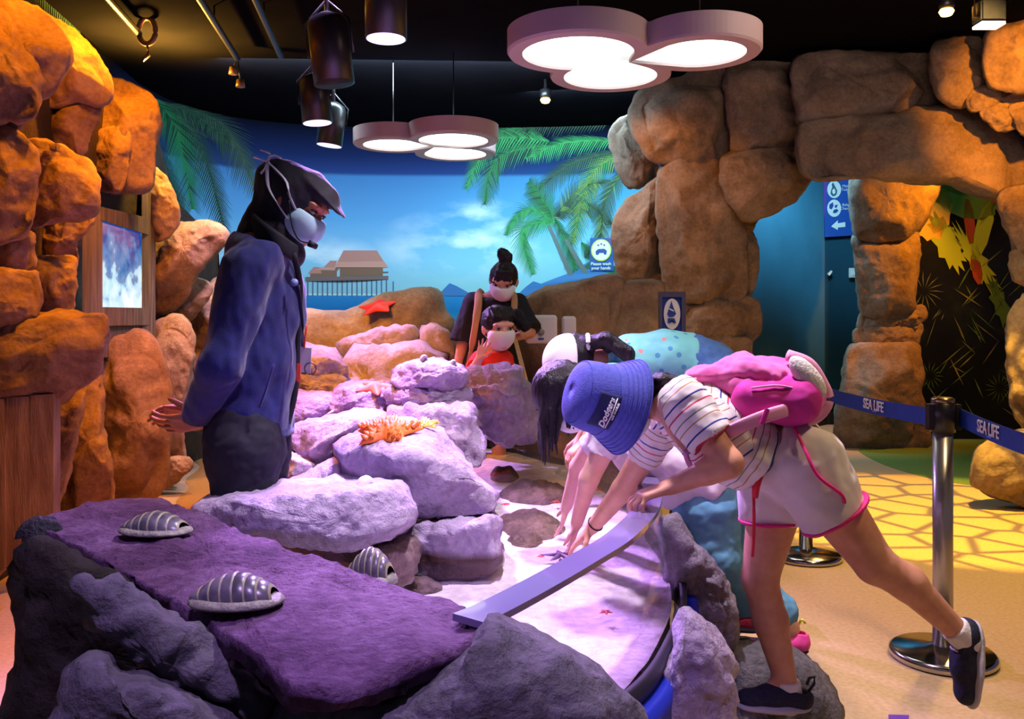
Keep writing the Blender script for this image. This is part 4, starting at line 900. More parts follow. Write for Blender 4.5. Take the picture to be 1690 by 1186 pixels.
m_or = M('star_orange', '#e8641c', '#f0903a', scale=14, rough=.5, bump=.2); m_ye = M('star_yellow', '#f0b83a', '#f5d267', scale=12, rough=.5); m_rd = M('star_red', '#d8291a', '#ee3f22', scale=20, rough=.45); m_sal = M('star_salmon', '#d8693f', '#e27c4c', scale=20, rough=.6)
star('sea_star', PX(640, 716, 2.84), .118, m_or, 'orange spiny sea star on the sloping violet rock', spikes=70, h=.42, rot=.2, tilt=(.22, -.07), body=.55)
star('sea_star', PX(703, 700, 2.98), .055, m_ye, 'small yellow sea star behind the spiny orange one', spikes=30, h=.3, rot=.6, tilt=(.2, .1), body=.45)
star('sea_star', PX(624, 506, 6.0), .15, m_rd, 'red sea star on top of the large tan rock', h=.2, rot=.35, tilt=(.42, -.15), body=.56, spikes=0)
star('sea_star', PX(618, 640, 3.86), .095, m_sal, 'plain salmon orange sea star draped over the violet rock', h=.3, rot=.0, tilt=(.3, .05), body=.45)
GS = 'small red sea stars in the pool'
for px, py, r_, lab in ((893, 918, .016, 'tiny red sea star on the sand beside the reaching hands'), (835, 832, .022, 'tiny red sea star at the left end of the wide flat rock'), (918, 828, .02, 'tiny red sea star at the right end of the wide flat rock'), (990, 808, .022, 'tiny red sea star near the far acrylic wall behind the girl\'s arm'), (1000, 1010, .02, 'tiny red sea star seen through the acrylic wall')):
    s_ = star('small_sea_star', PZ(px, py, SAND+.03), r_, m_rd, lab, h=.3, rot=px, seed=px); s_['group'] = GS
star('dark_sea_star', PZ(925, 917, SAND+.025), .07, M('star_dark', '#4b3a52', '#5c465e', scale=20, rough=.5), 'dark purple sea star on the sand under the hands', h=.16, rot=.4, body=.22)
m_shw = M('white_shell', '#d9cfc8', '#efe8e2', scale=20, rough=.5, bump=.2)
def conch(c, s, label, rz=0, name='conch_shell'):
    vs, fs = [], []; n, m = 46, 10; Rm = Matrix.Rotation(rz, 3, 'Z')
    for i in range(n):
        u = i/(n-1); a = u*2.6*2*math.pi; R_ = s*.55*(u**1.6)+.0005; tr = s*.42*u**1.5+.0006; cx = Vector((R_*math.cos(a), s*(1-u)*1.1-.3*s, R_*math.sin(a)+s*.5))
        for k in range(m):
            b = 2*math.pi*k/m; d = Vector((math.cos(a)*math.cos(b), math.sin(b), math.sin(a)*math.cos(b))); vs.append(Vector(c)+Rm @ (cx+d*tr))
    for i in range(n-1):
        for k in range(m): fs.append((i*m+k, i*m+(k+1) % m, (i+1)*m+(k+1) % m, (i+1)*m+k))
    lo = min(v.z for v in vs)
    for v in vs: v.z += c[2]-lo
    return mesh(name, vs, fs, m_shw, None, True, **T(label, 'shell'))
conch(PX(601, 822, 2.38), .046, 'white conch shell on the big flat violet rock', 1.0)
for px, py, Z, s, lab in ((700, 597, 3.72, .022, 'pale shell on the left top of the layered rock stack'), (748, 604, 3.72, .02, 'pinkish shell on the right top of the layered rock stack')):
    conch(PX(px, py, Z), s, lab, .5)
m_coral = M('white_coral', '#d6cfd0', '#efe9e8', scale=60, rough=.8, bump=.8, bscale=90)
def dome(name, c, rx, ry, rz, mat, label, cat):
    vs, fs = [], []; n, m = 32, 10
    for i in range(m+1):
        a = math.pi/2*i/m
        for k in range(n): b = 2*math.pi*k/n; vs.append(Vector(c)+Vector((rx*math.cos(a)*math.cos(b), ry*math.cos(a)*math.sin(b), rz*math.sin(a)-.01)))
    for i in range(m):
        for k in range(n): fs.append((i*n+k, i*n+(k+1) % n, (i+1)*n+(k+1) % n, (i+1)*n+k))
    for v in vs: v += Vector((1, 1, 1))*fbm(v*40, 1, 3)*.004
    return mesh(name, vs, fs, mat, None, True, **T(label, cat))
dome('brain_coral', PX(667, 706, 3.02), .066, .05, .05, m_coral, 'white domed coral behind the orange spiny sea star', 'coral')
dome('brain_coral', PX(622, 706, 3.0), .03, .03, .042, M('pink_coral', '#c98a86', rough=.8, bump=.6, bscale=80), 'small pink coral dome left of the white coral', 'coral')
a, b = PX(538, 684, 3.75), PX(588, 668, 3.9)
tube('cone_shell', catmull([a, a.lerp(b, .5)+Vector((0, 0, .008)), b], 12, False), [.002+.016*(k/11)**.9 for k in range(12)], m_shw, None, 12, **T('long pointed white shell left of the salmon sea star', 'shell'))
dome('barnacle_clump', PZ(66, 876, .70), .052, .05, .045, M('barnacle_dark', '#17161c', '#34323c', scale=60, rough=.6, bump=1.0, bscale=110), 'black rough barnacle clump at the left corner of the purple slab', 'barnacles')
# ---------------------------------------------------------------- barrier posts and belts
def text(name, s, mat, parent, origin, right, upv, size, shear=0, extr=.0008, align='CENTER', bold=0):
    cu = bpy.data.curves.new('tmp', 'FONT'); cu.body = s; cu.size = size; cu.align_x = align; cu.align_y = 'CENTER'; cu.extrude = extr; cu.shear = shear; cu.offset = bold; cu.resolution_u = 3
    o = bpy.data.objects.new('tmp', cu); COL.objects.link(o)
    dg = bpy.context.evaluated_depsgraph_get(); me = bpy.data.meshes.new_from_object(o.evaluated_get(dg)); bpy.data.objects.remove(o)
    r = Vector(right).normalized(); u = Vector(upv); u = (u-r*u.dot(r)).normalized(); w = r.cross(u)
    m = Matrix((r, u, w)).transposed(); o_ = Vector(origin)
    for v in me.vertices: v.co = o_+m @ v.co
    me.materials.clear(); me.name = name
    return link(name, me, mat, parent, False)
m_pole = M('satin_steel', '#a9a6a4', rough=.3, metal=.75)
pb = Vector((( 1556-845)/F*3.1, 3.1, 0))
pt = thing('barrier_post', 'steel queue barrier post with round base standing on the sandy floor', 'barrier post', pb)
lathe('base', [(0, 0), (.172, 0), (.178, .012), (.176, .026), (.165, .034), (.06, .040), (.035, .05), (0, .05)], pb, m_chrome, pt, 64)
lathe('pole', [(.0335, .04), (.0335, .80)], pb, m_pole, pt, 40)
lathe('belt_head', [(.034, .80), (.041, .80), (.041, .90), (.034, .905)], pb, m_blackmetal, pt, 40)
lathe('cap', [(.03, .90), (.0385, .905), (.0385, .917), (.03, .922), (0, .922)], pb, M('brass_cap', '#a08a6a', rough=.25, metal=.9), pt, 40)
box('belt_slot', pb+Vector((-.045, 0, .853)), (.02, .03, .09), m_blackmetal, pt)
box('belt_slot', pb+Vector((.045, -.01, .853)), (.02, .03, .09), m_blackmetal, pt)
hz = .853
def belt(a, b, label, tpos, nm):
    t = thing('barrier_belt', label, 'barrier belt', (a+b)/2-Vector((0, 0, .03)))
    d = (b-a).normalized(); nr = Vector((-d.y, d.x, 0)); hh = .031
    if nr.dot(Vector((0, 0, hz))-a) < 0: nr = -nr
    vs = []; fs = []; n = 14
    for i in range(n+1):
        u = i/n; p = a.lerp(b, u); p.z -= .012*math.sin(math.pi*u)
        vs += [p+Vector((0, 0, hh)), p-Vector((0, 0, hh)), p-Vector((0, 0, hh))-nr*.002, p+Vector((0, 0, hh))-nr*.002]
    for i in range(n):
        q = 4*i
        for k in range(4): fs.append((q+k, q+4+k, q+4+(k+1) % 4, q+(k+1) % 4))
    mesh('webbing', vs, fs, m_navybelt, t, False)
    rgt = Vector((0, 0, 1)).cross(nr)
    for u in tpos:
        p = a.lerp(b, u); p.z -= .012*math.sin(math.pi*u)
        text('lettering', 'SEA LIFE', m_swhite, t, p+nr*.003+Vector((0, 0, .003)), rgt, (0, 0, 1), .056, bold=.0012)
        o = p+nr*.0036+rgt*.003+Vector((0, 0, .006))
        extrude_poly('red_emblem', [o+rgt*x+Vector((0, 0, z)) for x, z in ((-.006, -.004), (0, -.011), (.006, -.004), (.004, .006), (0, .002), (-.004, .006))], nr*.001, m_sred, t)
        box('small_print', p+nr*.003+rgt*.012+Vector((0, 0, -.019)), (.04, .0012, .0045), M('belt_print', '#7f9ad0', rough=.6), t, Matrix.Rotation(math.atan2(rgt.y, rgt.x), 3, 'Z'))
bl = pb+Vector((-.052, 0, hz)); br = pb+Vector((.052, -.01, hz))
lft = PX(1330, 640, 4.4); lft.z = hz; rgt_ = PX(1800, 770, 2.1); rgt_.z = hz
belt(bl, lft, 'navy blue barrier belt lettered SEA LIFE running back to the girl\'s pink backpack', (.36,), 0)
belt(br, rgt_, 'navy blue barrier belt lettered SEA LIFE running forward out of the frame at the right', (.30,), 1)
p2 = Vector((lft.x, lft.y, 0))
pt2 = thing('barrier_post', 'steel queue barrier post hidden behind the pink backpack', 'barrier post', p2)
lathe('base', [(0, 0), (.172, 0), (.178, .012), (.165, .034), (.035, .05), (0, .05)], p2, m_chrome, pt2, 32)
lathe('pole', [(.0335, .04), (.0335, .92), (0, .922)], p2, m_chrome, pt2, 24)
# ---------------------------------------------------------------- toilet sign and switch on the far wall
def rsign(px, py, k=0.0): 
    q = PX(px, py, 9.93-k); q.y = 9.96-(q.x-3.56)*.054-k; return q
t = thing('direction_sign', 'tall blue toilet and baby change sign with white arrow on teal wall', 'sign', rsign(1386, 390))
extrude_poly('panel', [rsign(1361, 250), rsign(1414, 250), rsign(1414, 388), rsign(1362, 391)], (0, -.02, 0), m_sblue, t)
extrude_poly('purple_stripe', [rsign(1361, 250, .021), rsign(1369, 250, .021), rsign(1365, 330, .021), rsign(1361.5, 365, .021)], (0, -.002, 0), m_spurple, t)
def disc(name, c, rx, rz, mat, parent, n=32, th=.003, rt=Vector((1, 0, 0))):
    return extrude_poly(name, [c+rt*(rx*math.cos(2*math.pi*k/n))+Vector((0, 0, rz*math.sin(2*math.pi*k/n))) for k in range(n)], (0, -th, 0), mat, parent)
for cy in (282, 312, 343):
    disc('round_icon', rsign(1378, cy, .022), .078, .098, m_swhite, t)
def ipoly(name, pts, mat, par, f=rsign, k=.026): return extrude_poly(name, [f(x, y, k) for x, y in pts], (0, -.002, 0), mat, par)
ipoly('icon_figure', [(1376, 300), (1378, 304), (1380, 308), (1383, 314), (1382, 320), (1379, 323), (1375, 323), (1372, 319), (1373, 313), (1375, 308), (1374, 304)], m_teal, t)
ipoly('icon_figure', [(1378, 310), (1380, 314), (1380, 318), (1377, 320), (1375, 317), (1375, 313)], m_swhite, t, k=.029)
for q in ([(1370, 337), (1376, 333), (1377, 339), (1374, 345), (1369, 343)], [(1379, 338), (1384, 337), (1382, 342), (1379, 342)], [(1377, 346), (1382, 344), (1385, 347), (1381, 351), (1376, 351)]): ipoly('icon_figure', q, m_snavy, t)
ipoly('icon_figure', [(1372, 286), (1384, 286), (1382, 290), (1374, 290)], m_teal, t)
ipoly('arrow', [(1373, 373), (1384, 363), (1384, 368), (1396, 366), (1396, 374), (1384, 375), (1384, 379)], m_swhite, t)
for cy, a_, b_ in ((308, 'Male', 'Toilet'), (339, 'Baby', 'Change')):
    text('lettering', a_, m_swhite, t, rsign(1397, cy-1.5, .022), (1, 0, 0), (0, 0, 1), .042)
    text('lettering', b_, m_swhite, t, rsign(1397, cy+4.5, .022), (1, 0, 0), (0, 0, 1), .042)
t = thing('wall_switch', 'small square cream wall switch on the teal wall beside the pillar', 'switch', rsign(1409, 458))
box('plate', rsign(1409, 450, .012), (.1, .02, .11), m_white, t, bev=.004)
box('rocker', rsign(1409, 450, .024), (.04, .008, .06), m_swhite, t, bev=.002)
extrude_poly('door_latch', [rsign(1366, 452, .002), rsign(1372, 446, .002), rsign(1374, 448, .002), rsign(1369, 455, .002)], (0, -.03, 0), m_swhite, None, **T('small white door latch on the teal wall below the toilet sign', 'latch'))
# ---------------------------------------------------------------- please wash your hands
def wsign(px, py, k=0): 
    q = on_wall(px, py); return q+Vector((-.1, -1, 0)).normalized()*k
t = thing('hand_washing_sign', 'blue please wash your hands sign hung on the mural palms', 'sign', wsign(992, 448))
extrude_poly('panel', [wsign(974, 393), wsign(1012, 393), wsign(1012, 447), wsign(974, 447)], (0, -.015, 0), m_sblue, t)
extrude_poly('purple_corner', [wsign(1000, 393, .019), wsign(1012, 393, .019), wsign(1011.5, 406, .019)], (0, -.002, 0), m_spurple, t)
c = wsign(991.5, 413, .018)
wr_ = (wsign(1012, 420)-wsign(974, 420)); wr_.z = 0; wr_.normalize()
c = wsign(974, 413).lerp(wsign(1012, 413), .47)+Vector((0, -.022, 0))
disc('lime_ring', c, .102, .112, m_slime, t, rt=wr_); disc('white_disc', c+Vector((0, -.004, 0)), .092, .102, m_swhite, t, rt=wr_)
hand_i = [c+wr_*x+Vector((0, -.008, z)) for x, z in ((-.055, -.045), (-.058, -.01), (-.03, .012), (.03, .014), (.056, -.006), (.05, -.042), (.03, -.046), (.022, -.028), (-.02, -.028), (-.03, -.046))]
extrude_poly('hands_icon', hand_i, (0, -.002, 0), m_snavy, t)
for x, z in ((-.03, .05), (0, .062), (.03, .05)): disc('bubble', c+wr_*x+Vector((0, -.008, z)), .009, .009, m_snavy, t, 12, .002, wr_)
text('lettering', 'Please wash', m_swhite, t, wsign(974, 435.5).lerp(wsign(1012, 435.5), .46)+Vector((0, -.024, 0)), wr_, (0, 0, 1), .043, bold=.0006)
text('lettering', 'your hands', m_swhite, t, wsign(974, 442.5).lerp(wsign(1012, 442.5), .46)+Vector((0, -.024, 0)), wr_, (0, 0, 1), .043, bold=.0006)
# ---------------------------------------------------------------- standing sign in a steel frame
sb = PX(1111, 560, 5.0); sb.z = 0
t = thing('standing_sign', 'steel framed blue standing sign with a white oval, beside the arch column', 'sign', sb)
f2 = lambda x, y, k=0: PX(x, y, 5.0-k)
extrude_poly('panel', [f2(1090, 485), f2(1130, 485), f2(1130, 565), f2(1090, 565)], (0, .02, 0), m_snavy, t)
for q in ([(1088, 481), (1132, 481), (1132, 490), (1088, 490)], [(1088, 490), (1093, 490), (1093, 570), (1088, 570)], [(1125, 490), (1132, 490), (1132, 570), (1125, 570)], [(1088, 562), (1132, 562), (1132, 570), (1088, 570)]):
    extrude_poly('frame_bar', [f2(x, y, .012) for x, y in q], (0, .04, 0), m_steel2, t)
disc('white_oval', f2(1109, 518, .004), .047, .088, m_swhite, t)
def f3(x, y, k): return f2(x, y, k)
ipoly('shell_icon', [(1108, 496), (1110, 503), (1113, 511), (1116, 518), (1112, 522), (1105, 523), (1101, 519), (1103, 512), (1106, 504)], m_snavy, t, f2, .009)
ipoly('shell_icon', [(1102, 525), (1113, 525), (1116, 533), (1112, 533), (1111, 529), (1107, 529), (1106, 533), (1102, 533)], m_snavy, t, f2, .009)
ipoly('shell_icon', [(1104, 508), (1112, 512), (1112, 514), (1104, 510)], m_swhite, t, f2, .012)
tube('stand_pole', [sb+Vector((0, .02, .02)), Vector((sb.x, sb.y+.02, PX(1111, 566, 5.0).z))], .018, m_steel2, t, 16)
lathe('base', [(0, 0), (.14, 0), (.14, .012), (.02, .03), (0, .03)], sb+Vector((0, .02, 0)), m_steel2, t, 32)
# small floor sticker at the lower right
q = [PZ(x, y, 0) for x, y in ((1466, 1180), (1500, 1181), (1497, 1200), (1468, 1200))]
extrude_poly('floor_sticker', [Vector((v.x, v.y, .001)) for v in q], (0, 0, .002), m_spurple, None, **T('purple sticker on the sandy floor at the bottom edge', 'sticker'))
# ---------------------------------------------------------------- implicit modelling for the figures (one continuous skin per body)
def A3(v): return np.array((v[0], v[1], v[2]), float)
def J(px, py, Z): return A3(PX(px, py, Z))
def nrm(v): v = A3(v); return v/np.linalg.norm(v)
def cap(a, b, ra, rb=None, k=.012, fl=None): return ('c', A3(a), A3(b), ra, ra if rb is None else rb, k, fl)
def ell(c, R, r, k=.012): return ('e', A3(c), np.array(R, float), np.array(r, float), k)
def frame(fwd, up):
    f = nrm(fwd); u = A3(up); u = nrm(u-f*u.dot(f)); return f, u, np.cross(u, f)     # forward, up, left
def chain(pts, rads, k=.012, fl=None): return [cap(pts[i], pts[i+1], rads[i], rads[i+1], k, fl) for i in range(len(pts)-1)]
def pdist(pr, P):
    if pr[0] == 'c':
        _, a, b, ra, rb, k, fl = pr; X = P-a; d = b-a
        sc = 1.0
        if fl is not None:
            ax, f = fl; ax = nrm(ax); X = X+(X@ax)[..., None]*ax*(1/f-1); d = d+d.dot(ax)*ax*(1/f-1); sc = min(1, f)
        dd = d.dot(d); t = np.clip((X@d)/dd, 0, 1) if dd > 1e-12 else np.zeros(X.shape[:-1])
        return (np.linalg.norm(X-t[..., None]*d, axis=-1)-(ra+t*(rb-ra)))*sc
    _, c, R, r, k = pr; q = (P-c)@R.T
    k0 = np.linalg.norm(q/r, axis=-1); k1 = np.linalg.norm(q/(r*r), axis=-1)+1e-9
    return k0*(k0-1)/k1
def pbox(pr, infl=0):
    if pr[0] == 'c':
        m = max(pr[3], pr[4])*(max(1, pr[6][1]) if pr[6] else 1)+infl; return np.minimum(pr[1], pr[2])-m, np.maximum(pr[1], pr[2])+m
    m = pr[3].max()+infl; return pr[1]-m, pr[1]+m
def smin(a, b, k):
    if k <= 0: return np.minimum(a, b)
    h = np.maximum(k-np.abs(a-b), 0)/k; return np.minimum(a, b)-h*h*k*.25
class Field:
    def __init__(s, lo, hi, h):
        s.o = np.array(lo)-3*h; s.h = h; s.n = np.ceil((np.array(hi)-s.o)/h).astype(int)+4; s.F = np.full(s.n, .2, np.float32)
    def sub(s, lo, hi):
        i0 = np.clip(np.floor((lo-s.o)/s.h).astype(int), 0, s.n-1); i1 = np.clip(np.ceil((hi-s.o)/s.h).astype(int)+1, 1, s.n)
        sl = tuple(slice(a, b) for a, b in zip(i0, i1)); g = [s.o[d]+s.h*np.arange(i0[d], i1[d]) for d in range(3)]
        return sl, np.stack(np.meshgrid(*g, indexing='ij'), -1)
    def add(s, pr, infl=0):
        k = pr[5] if pr[0] == 'c' else pr[4]; lo, hi = pbox(pr, infl+k+3*s.h); sl, P = s.sub(lo, hi)
        s.F[sl] = smin(s.F[sl], (pdist(pr, P)-infl).astype(np.float32), k)
    def carve(s, pr, k=.004):
        lo, hi = pbox(pr, k+2*s.h); sl, P = s.sub(lo, hi); s.F[sl] = -smin(-s.F[sl], pdist(pr, P).astype(np.float32), k)
    def cut(s, p, n):
        """remove everything on the side the normal points to"""
        n = nrm(n); p = A3(p); g = [s.o[d]+s.h*np.arange(s.n[d]) for d in range(3)]
        D = ((g[0]-p[0])*n[0])[:, None, None]+((g[1]-p[1])*n[1])[None, :, None]+((g[2]-p[2])*n[2])[None, None, :]
        s.F = np.maximum(s.F, D.astype(np.float32))
    def net(s):
        F = s.F; S = F < 0
        C = np.zeros(np.array(F.shape)-1, np.uint8)
        for dx in (0, 1):
            for dy in (0, 1):
                for dz in (0, 1): C += S[dx:F.shape[0]-1+dx, dy:F.shape[1]-1+dy, dz:F.shape[2]-1+dz]
        act = np.argwhere((C > 0) & (C < 8)); idx = np.full(C.shape, -1, np.int32); idx[tuple(act.T)] = np.arange(len(act))
        acc = np.zeros((len(act), 3)); cnt = np.zeros(len(act))
        co = [(x, y, z) for x in (0, 1) for y in (0, 1) for z in (0, 1)]
        for i, a in enumerate(co):
            for b in co[i+1:]:
                if sum(abs(p-q) for p, q in zip(a, b)) != 1: continue
                va = F[act[:, 0]+a[0], act[:, 1]+a[1], act[:, 2]+a[2]]; vb = F[act[:, 0]+b[0], act[:, 1]+b[1], act[:, 2]+b[2]]
                m = (va < 0) != (vb < 0); t = np.where(m, va/np.where(m, va-vb, 1), 0)
                acc += np.where(m[:, None], np.array(a)+t[:, None]*(np.array(b)-np.array(a)), 0); cnt += m
        V = s.o+s.h*(act+acc/np.maximum(cnt, 1)[:, None]); quads = []
        for ax in range(3):
            a = [slice(None)]*3; b = [slice(None)]*3; a[ax] = slice(0, -1); b[ax] = slice(1, None)
            ch = np.argwhere(S[tuple(a)] != S[tuple(b)]); u, w = [d for d in range(3) if d != ax]
            ok = (ch[:, u] > 0) & (ch[:, w] > 0) & (ch[:, u] < C.shape[u]) & (ch[:, w] < C.shape[w]) & (ch[:, ax] < C.shape[ax]); ch = ch[ok]
            def cell(du, dw): q = ch.copy(); q[:, u] -= du; q[:, w] -= dw; return idx[q[:, 0], q[:, 1], q[:, 2]]
            q = np.stack([cell(1, 1), cell(0, 1), cell(0, 0), cell(1, 0)], 1)
            flip = S[ch[:, 0], ch[:, 1], ch[:, 2]]
            if ax == 1: flip = ~flip
            q[~flip] = q[~flip][:, ::-1]; quads.append(q)
        Q = np.concatenate(quads); Q = Q[(Q >= 0).all(1)]
        return V, Q
def build_field(groups, h):
    """groups: list of (prims, cuts, carves[, inflate])"""
    lo = np.min([pbox(p, (g[3] if len(g) > 3 else 0)+.01)[0] for g in groups for p in g[0]], 0); hi = np.max([pbox(p, (g[3] if len(g) > 3 else 0)+.01)[1] for g in groups for p in g[0]], 0)
    tot = None
    for g in groups:
        f = Field(lo, hi, h)
        for p in g[0]: f.add(p, g[3] if len(g) > 3 else 0)
        for c in (g[2] if len(g) > 2 else []): f.carve(c)
        for p, n in (g[1] if len(g) > 1 else []): f.cut(p, n)
        if tot is None: tot = f
        else: tot.F = smin(tot.F, f.F, .008)
    return tot
def sculpt(name, groups, h, mat, parent, fold=None, attr=None, relax=1, **props):
    if isinstance(groups[0][0], str): groups = [(groups,)]
    V, Q = build_field(groups, h).net()
    if relax:
        for _ in range(relax):
            E = np.concatenate([Q[:, [0, 1]], Q[:, [1, 2]], Q[:, [2, 3]], Q[:, [3, 0]]]); acc = np.zeros_like(V); cnt = np.zeros(len(V))
            np.add.at(acc, E[:, 0], V[E[:, 1]]); np.add.at(cnt, E[:, 0], 1); V = V*.5+.5*acc/np.maximum(cnt, 1)[:, None]
    me = bpy.data.meshes.new(name); me.vertices.add(len(V)); me.vertices.foreach_set('co', V.astype(np.float32).ravel())
    me.loops.add(len(Q)*4); me.loops.foreach_set('vertex_index', Q.astype(np.int32).ravel())
    me.polygons.add(len(Q)); me.polygons.foreach_set('loop_start', np.arange(0, len(Q)*4, 4, dtype=np.int32)); me.polygons.foreach_set('loop_total', np.full(len(Q), 4, np.int32))
    me.update(calc_edges=True); me.validate()
    if attr is not None:
        best = np.full(len(V), 9.); val = np.zeros(len(V))
        for a, b, r, off in attr:
            a, b = A3(a), A3(b); d = b-a; L_ = np.linalg.norm(d); t = (V-a)@d/(L_*L_); dist = np.linalg.norm(V-a-np.clip(t, 0, 1)[:, None]*d, axis=1)-r
            m = dist < best; best[m] = dist[m]; val[m] = (t*L_)[m]+off
        at = me.attributes.new('stripe', 'FLOAT', 'POINT'); at.data.foreach_set('value', val.astype(np.float32))
    if fold:
        amp, fr, st = fold; me.update(); nn = np.empty(len(V)*3, np.float32); me.vertices.foreach_get('normal', nn); nn = nn.reshape(-1, 3)
        d = np.array([fbm(Vector((v[0]*fr*st[0], v[1]*fr*st[1], v[2]*fr*st[2])), 1, 3) for v in V]); V2 = V+nn*(d*amp)[:, None]
        me.vertices.foreach_set('co', V2.astype(np.float32).ravel()); me.update()
    return link(name, me, mat, parent, True, **props)
def hand(wrist, f, n, s, L, curl=(.25, .3, .25), spread=.10, curls=None, thumb=(.55, .75, .3), tbend=.5):
    """palm, four unequal jointed fingers and a thumb from the side of the palm. f: towards the fingers, n: where the palm faces, s: thumb side"""
    f = nrm(f); n = A3(n); n = nrm(n-f*n.dot(f)); s = A3(s); s = nrm(s-f*s.dot(f)-n*s.dot(n)); w = A3(wrist); P = []
    lat = (.165, .055, -.055, -.155); ln = (.42, .47, .43, .34); kn = (.50, .52, .50, .45)
    for i in range(4):
        k0 = w+f*kn[i]*L+s*lat[i]*L
        P.append(cap(w+s*lat[i]*L*.55+f*.05*L, k0, .085*L, .066*L, .01))
    for i in range(4):
        c = curls[i] if curls else curl; p = w+f*kn[i]*L+s*lat[i]*L; ang = 0; r = (.052, .054, .051, .045)[i]*L
        fd = nrm(f+s*spread*(1.5-i))
        for q, (a, part) in enumerate(zip(c, (.45, .30, .25))):
            ang += a; d = fd*math.cos(ang)+n*math.sin(ang); e = p+d*ln[i]*L*part; P.append(cap(p, e, r*(1-.1*q), r*(.9-.1*q), .0035)); p = e
    t0 = w+s*.12*L+f*.14*L+n*.03*L; d = nrm(f*thumb[0]+s*thumb[1]+n*thumb[2]); t1 = t0+d*.24*L; d2 = nrm(d*(1-tbend*.4)+f*tbend+n*.1); t2 = t1+d2*.16*L; t3 = t2+d2*.12*L
    P += [cap(w+s*.05*L+f*.1*L, t1, .075*L, .06*L, .01), cap(t1, t2, .058*L, .052*L, .004), cap(t2, t3, .05*L, .042*L, .004)]
    return P
def head(c, f, u, l, s, neck=None, nr=.05):
    """skull, jaw, nose, brow, cheeks, ears; s = half the head height"""
    q = s/.105; R = np.array([f, l, u]); c = A3(c); e = lambda a, b, h, r, k=.012: ell(c+f*a*q+l*b*q+u*h*q, R, np.array(r)*q, k*q)
    P = [e(-.008, 0, .022, (.090, .074, .083)), e(.028, 0, -.045, (.058, .054, .060), .03), e(.075, 0, -.088, (.018, .02, .016), .02),
         e(.082, 0, -.018, (.016, .011, .022), .014), e(.096, 0, -.030, (.013, .013, .010), .010), e(.070, .03, .022, (.022, .03, .012), .014), e(.070, -.03, .022, (.022, .03, .012), .014),
         e(.060, .038, -.030, (.026, .022, .022), .02), e(.060, -.038, -.030, (.026, .022, .022), .02),
         e(.086, 0, -.056, (.010, .022, .007), .008), e(.082, 0, -.067, (.010, .018, .007), .008)]
    for b in (1, -1): P += [ell(c+l*b*.076*q-f*.005*q-u*.012*q, R, np.array((.017, .008, .028))*q, .006*q), ell(c+l*b*.080*q-f*.012*q-u*.008*q, R, np.array((.010, .008, .022))*q, .006*q)]
    if neck is not None: P.append(cap(c-u*.05*q-f*.02*q, neck, nr*q*.95, nr*q*1.05, .02))
    return P
m_eyew = M('eye_white', '#b9b0ac', rough=.35); m_iris = M('iris_dark', '#20130e', rough=.15); m_brow = M('eyebrow_hair', '#1b1314', rough=.8)
def eyes(parent, c, f, u, l, s, brow=True):
    q = s/.105; R = np.array([f, l, u]); c = A3(c)
    for b in (1, -1):
        p = c+f*.0755*q+l*b*.033*q+u*.002*q; ball = sculpt('eye', [ell(p, R, np.array((.011, .0135, .0072))*q)], .0016*q, m_eyew, parent)
        p2 = p+f*.0078*q-u*.001*q; sculpt('iris', [ell(p2, R, np.array((.0045, .0066, .0062))*q)], .001*q, m_iris, ball)
        tube('eyelid', [p+f*.0095*q+l*k*.013*q+u*(.0065-.004*k*k)*q for k in (-1, -.5, 0, .5, 1)], .0016*q, m_brow, parent, 6)
        if brow: tube('eyebrow', [p+f*.011*q+l*k*.017*q+u*(.022-.004*k*k)*q for k in (-1, -.5, 0, .5, 1)], [.001*q, .0025*q, .003*q, .0025*q, .001*q], m_brow, parent, 6)
def facemask(parent, c, f, u, l, s, mat, h=.003, loops=None):
    q = s/.105; R = np.array([f, l, u]); c = A3(c)
    g = [([ell(c+f*.026*q-u*.048*q, R, np.array((.076, .070, .074))*q), ell(c+f*.058*q+l*.036*q-u*.030*q, R, np.array((.034, .030, .032))*q, .03), ell(c+f*.058*q-l*.036*q-u*.030*q, R, np.array((.034, .030, .032))*q, .03), ell(c+f*.088*q-u*.030*q, R, np.array((.024, .022, .026))*q, .04), cap(c+f*.082*q-u*.055*q+l*.02*q, c+f*.082*q-u*.055*q-l*.02*q, .024*q, k=.03)],
          [(c+f*.016*q-u*.02*q, -f), (c-u*.010*q+f*.1*q, nrm(u*1.0+f*.10))], [])]
    m = sculpt('face_mask', g, h, mat, parent, relax=2)
    for i in range(3):
        z = -.030-.017*i
        tube('pleat', [c+f*(.114-.040*abs(k)**2-.003*i)*q+l*k*.05*q+u*(z-.006*abs(k))*q for k in (-1, -.6, -.2, .2, .6, 1)], .0013*q, mat, m, 6)
    if loops:
        for b in (1, -1): tube('ear_loop', [c+f*.035*q+l*b*.06*q-u*.022*q, c+f*.01*q+l*b*.079*q-u*.01*q, c-f*.012*q+l*b*.083*q-u*.015*q, c+f*.01*q+l*b*.072*q-u*.045*q, c+f*.035*q+l*b*.058*q-u*.06*q], .0018*q, mat, m, 6)
    return m
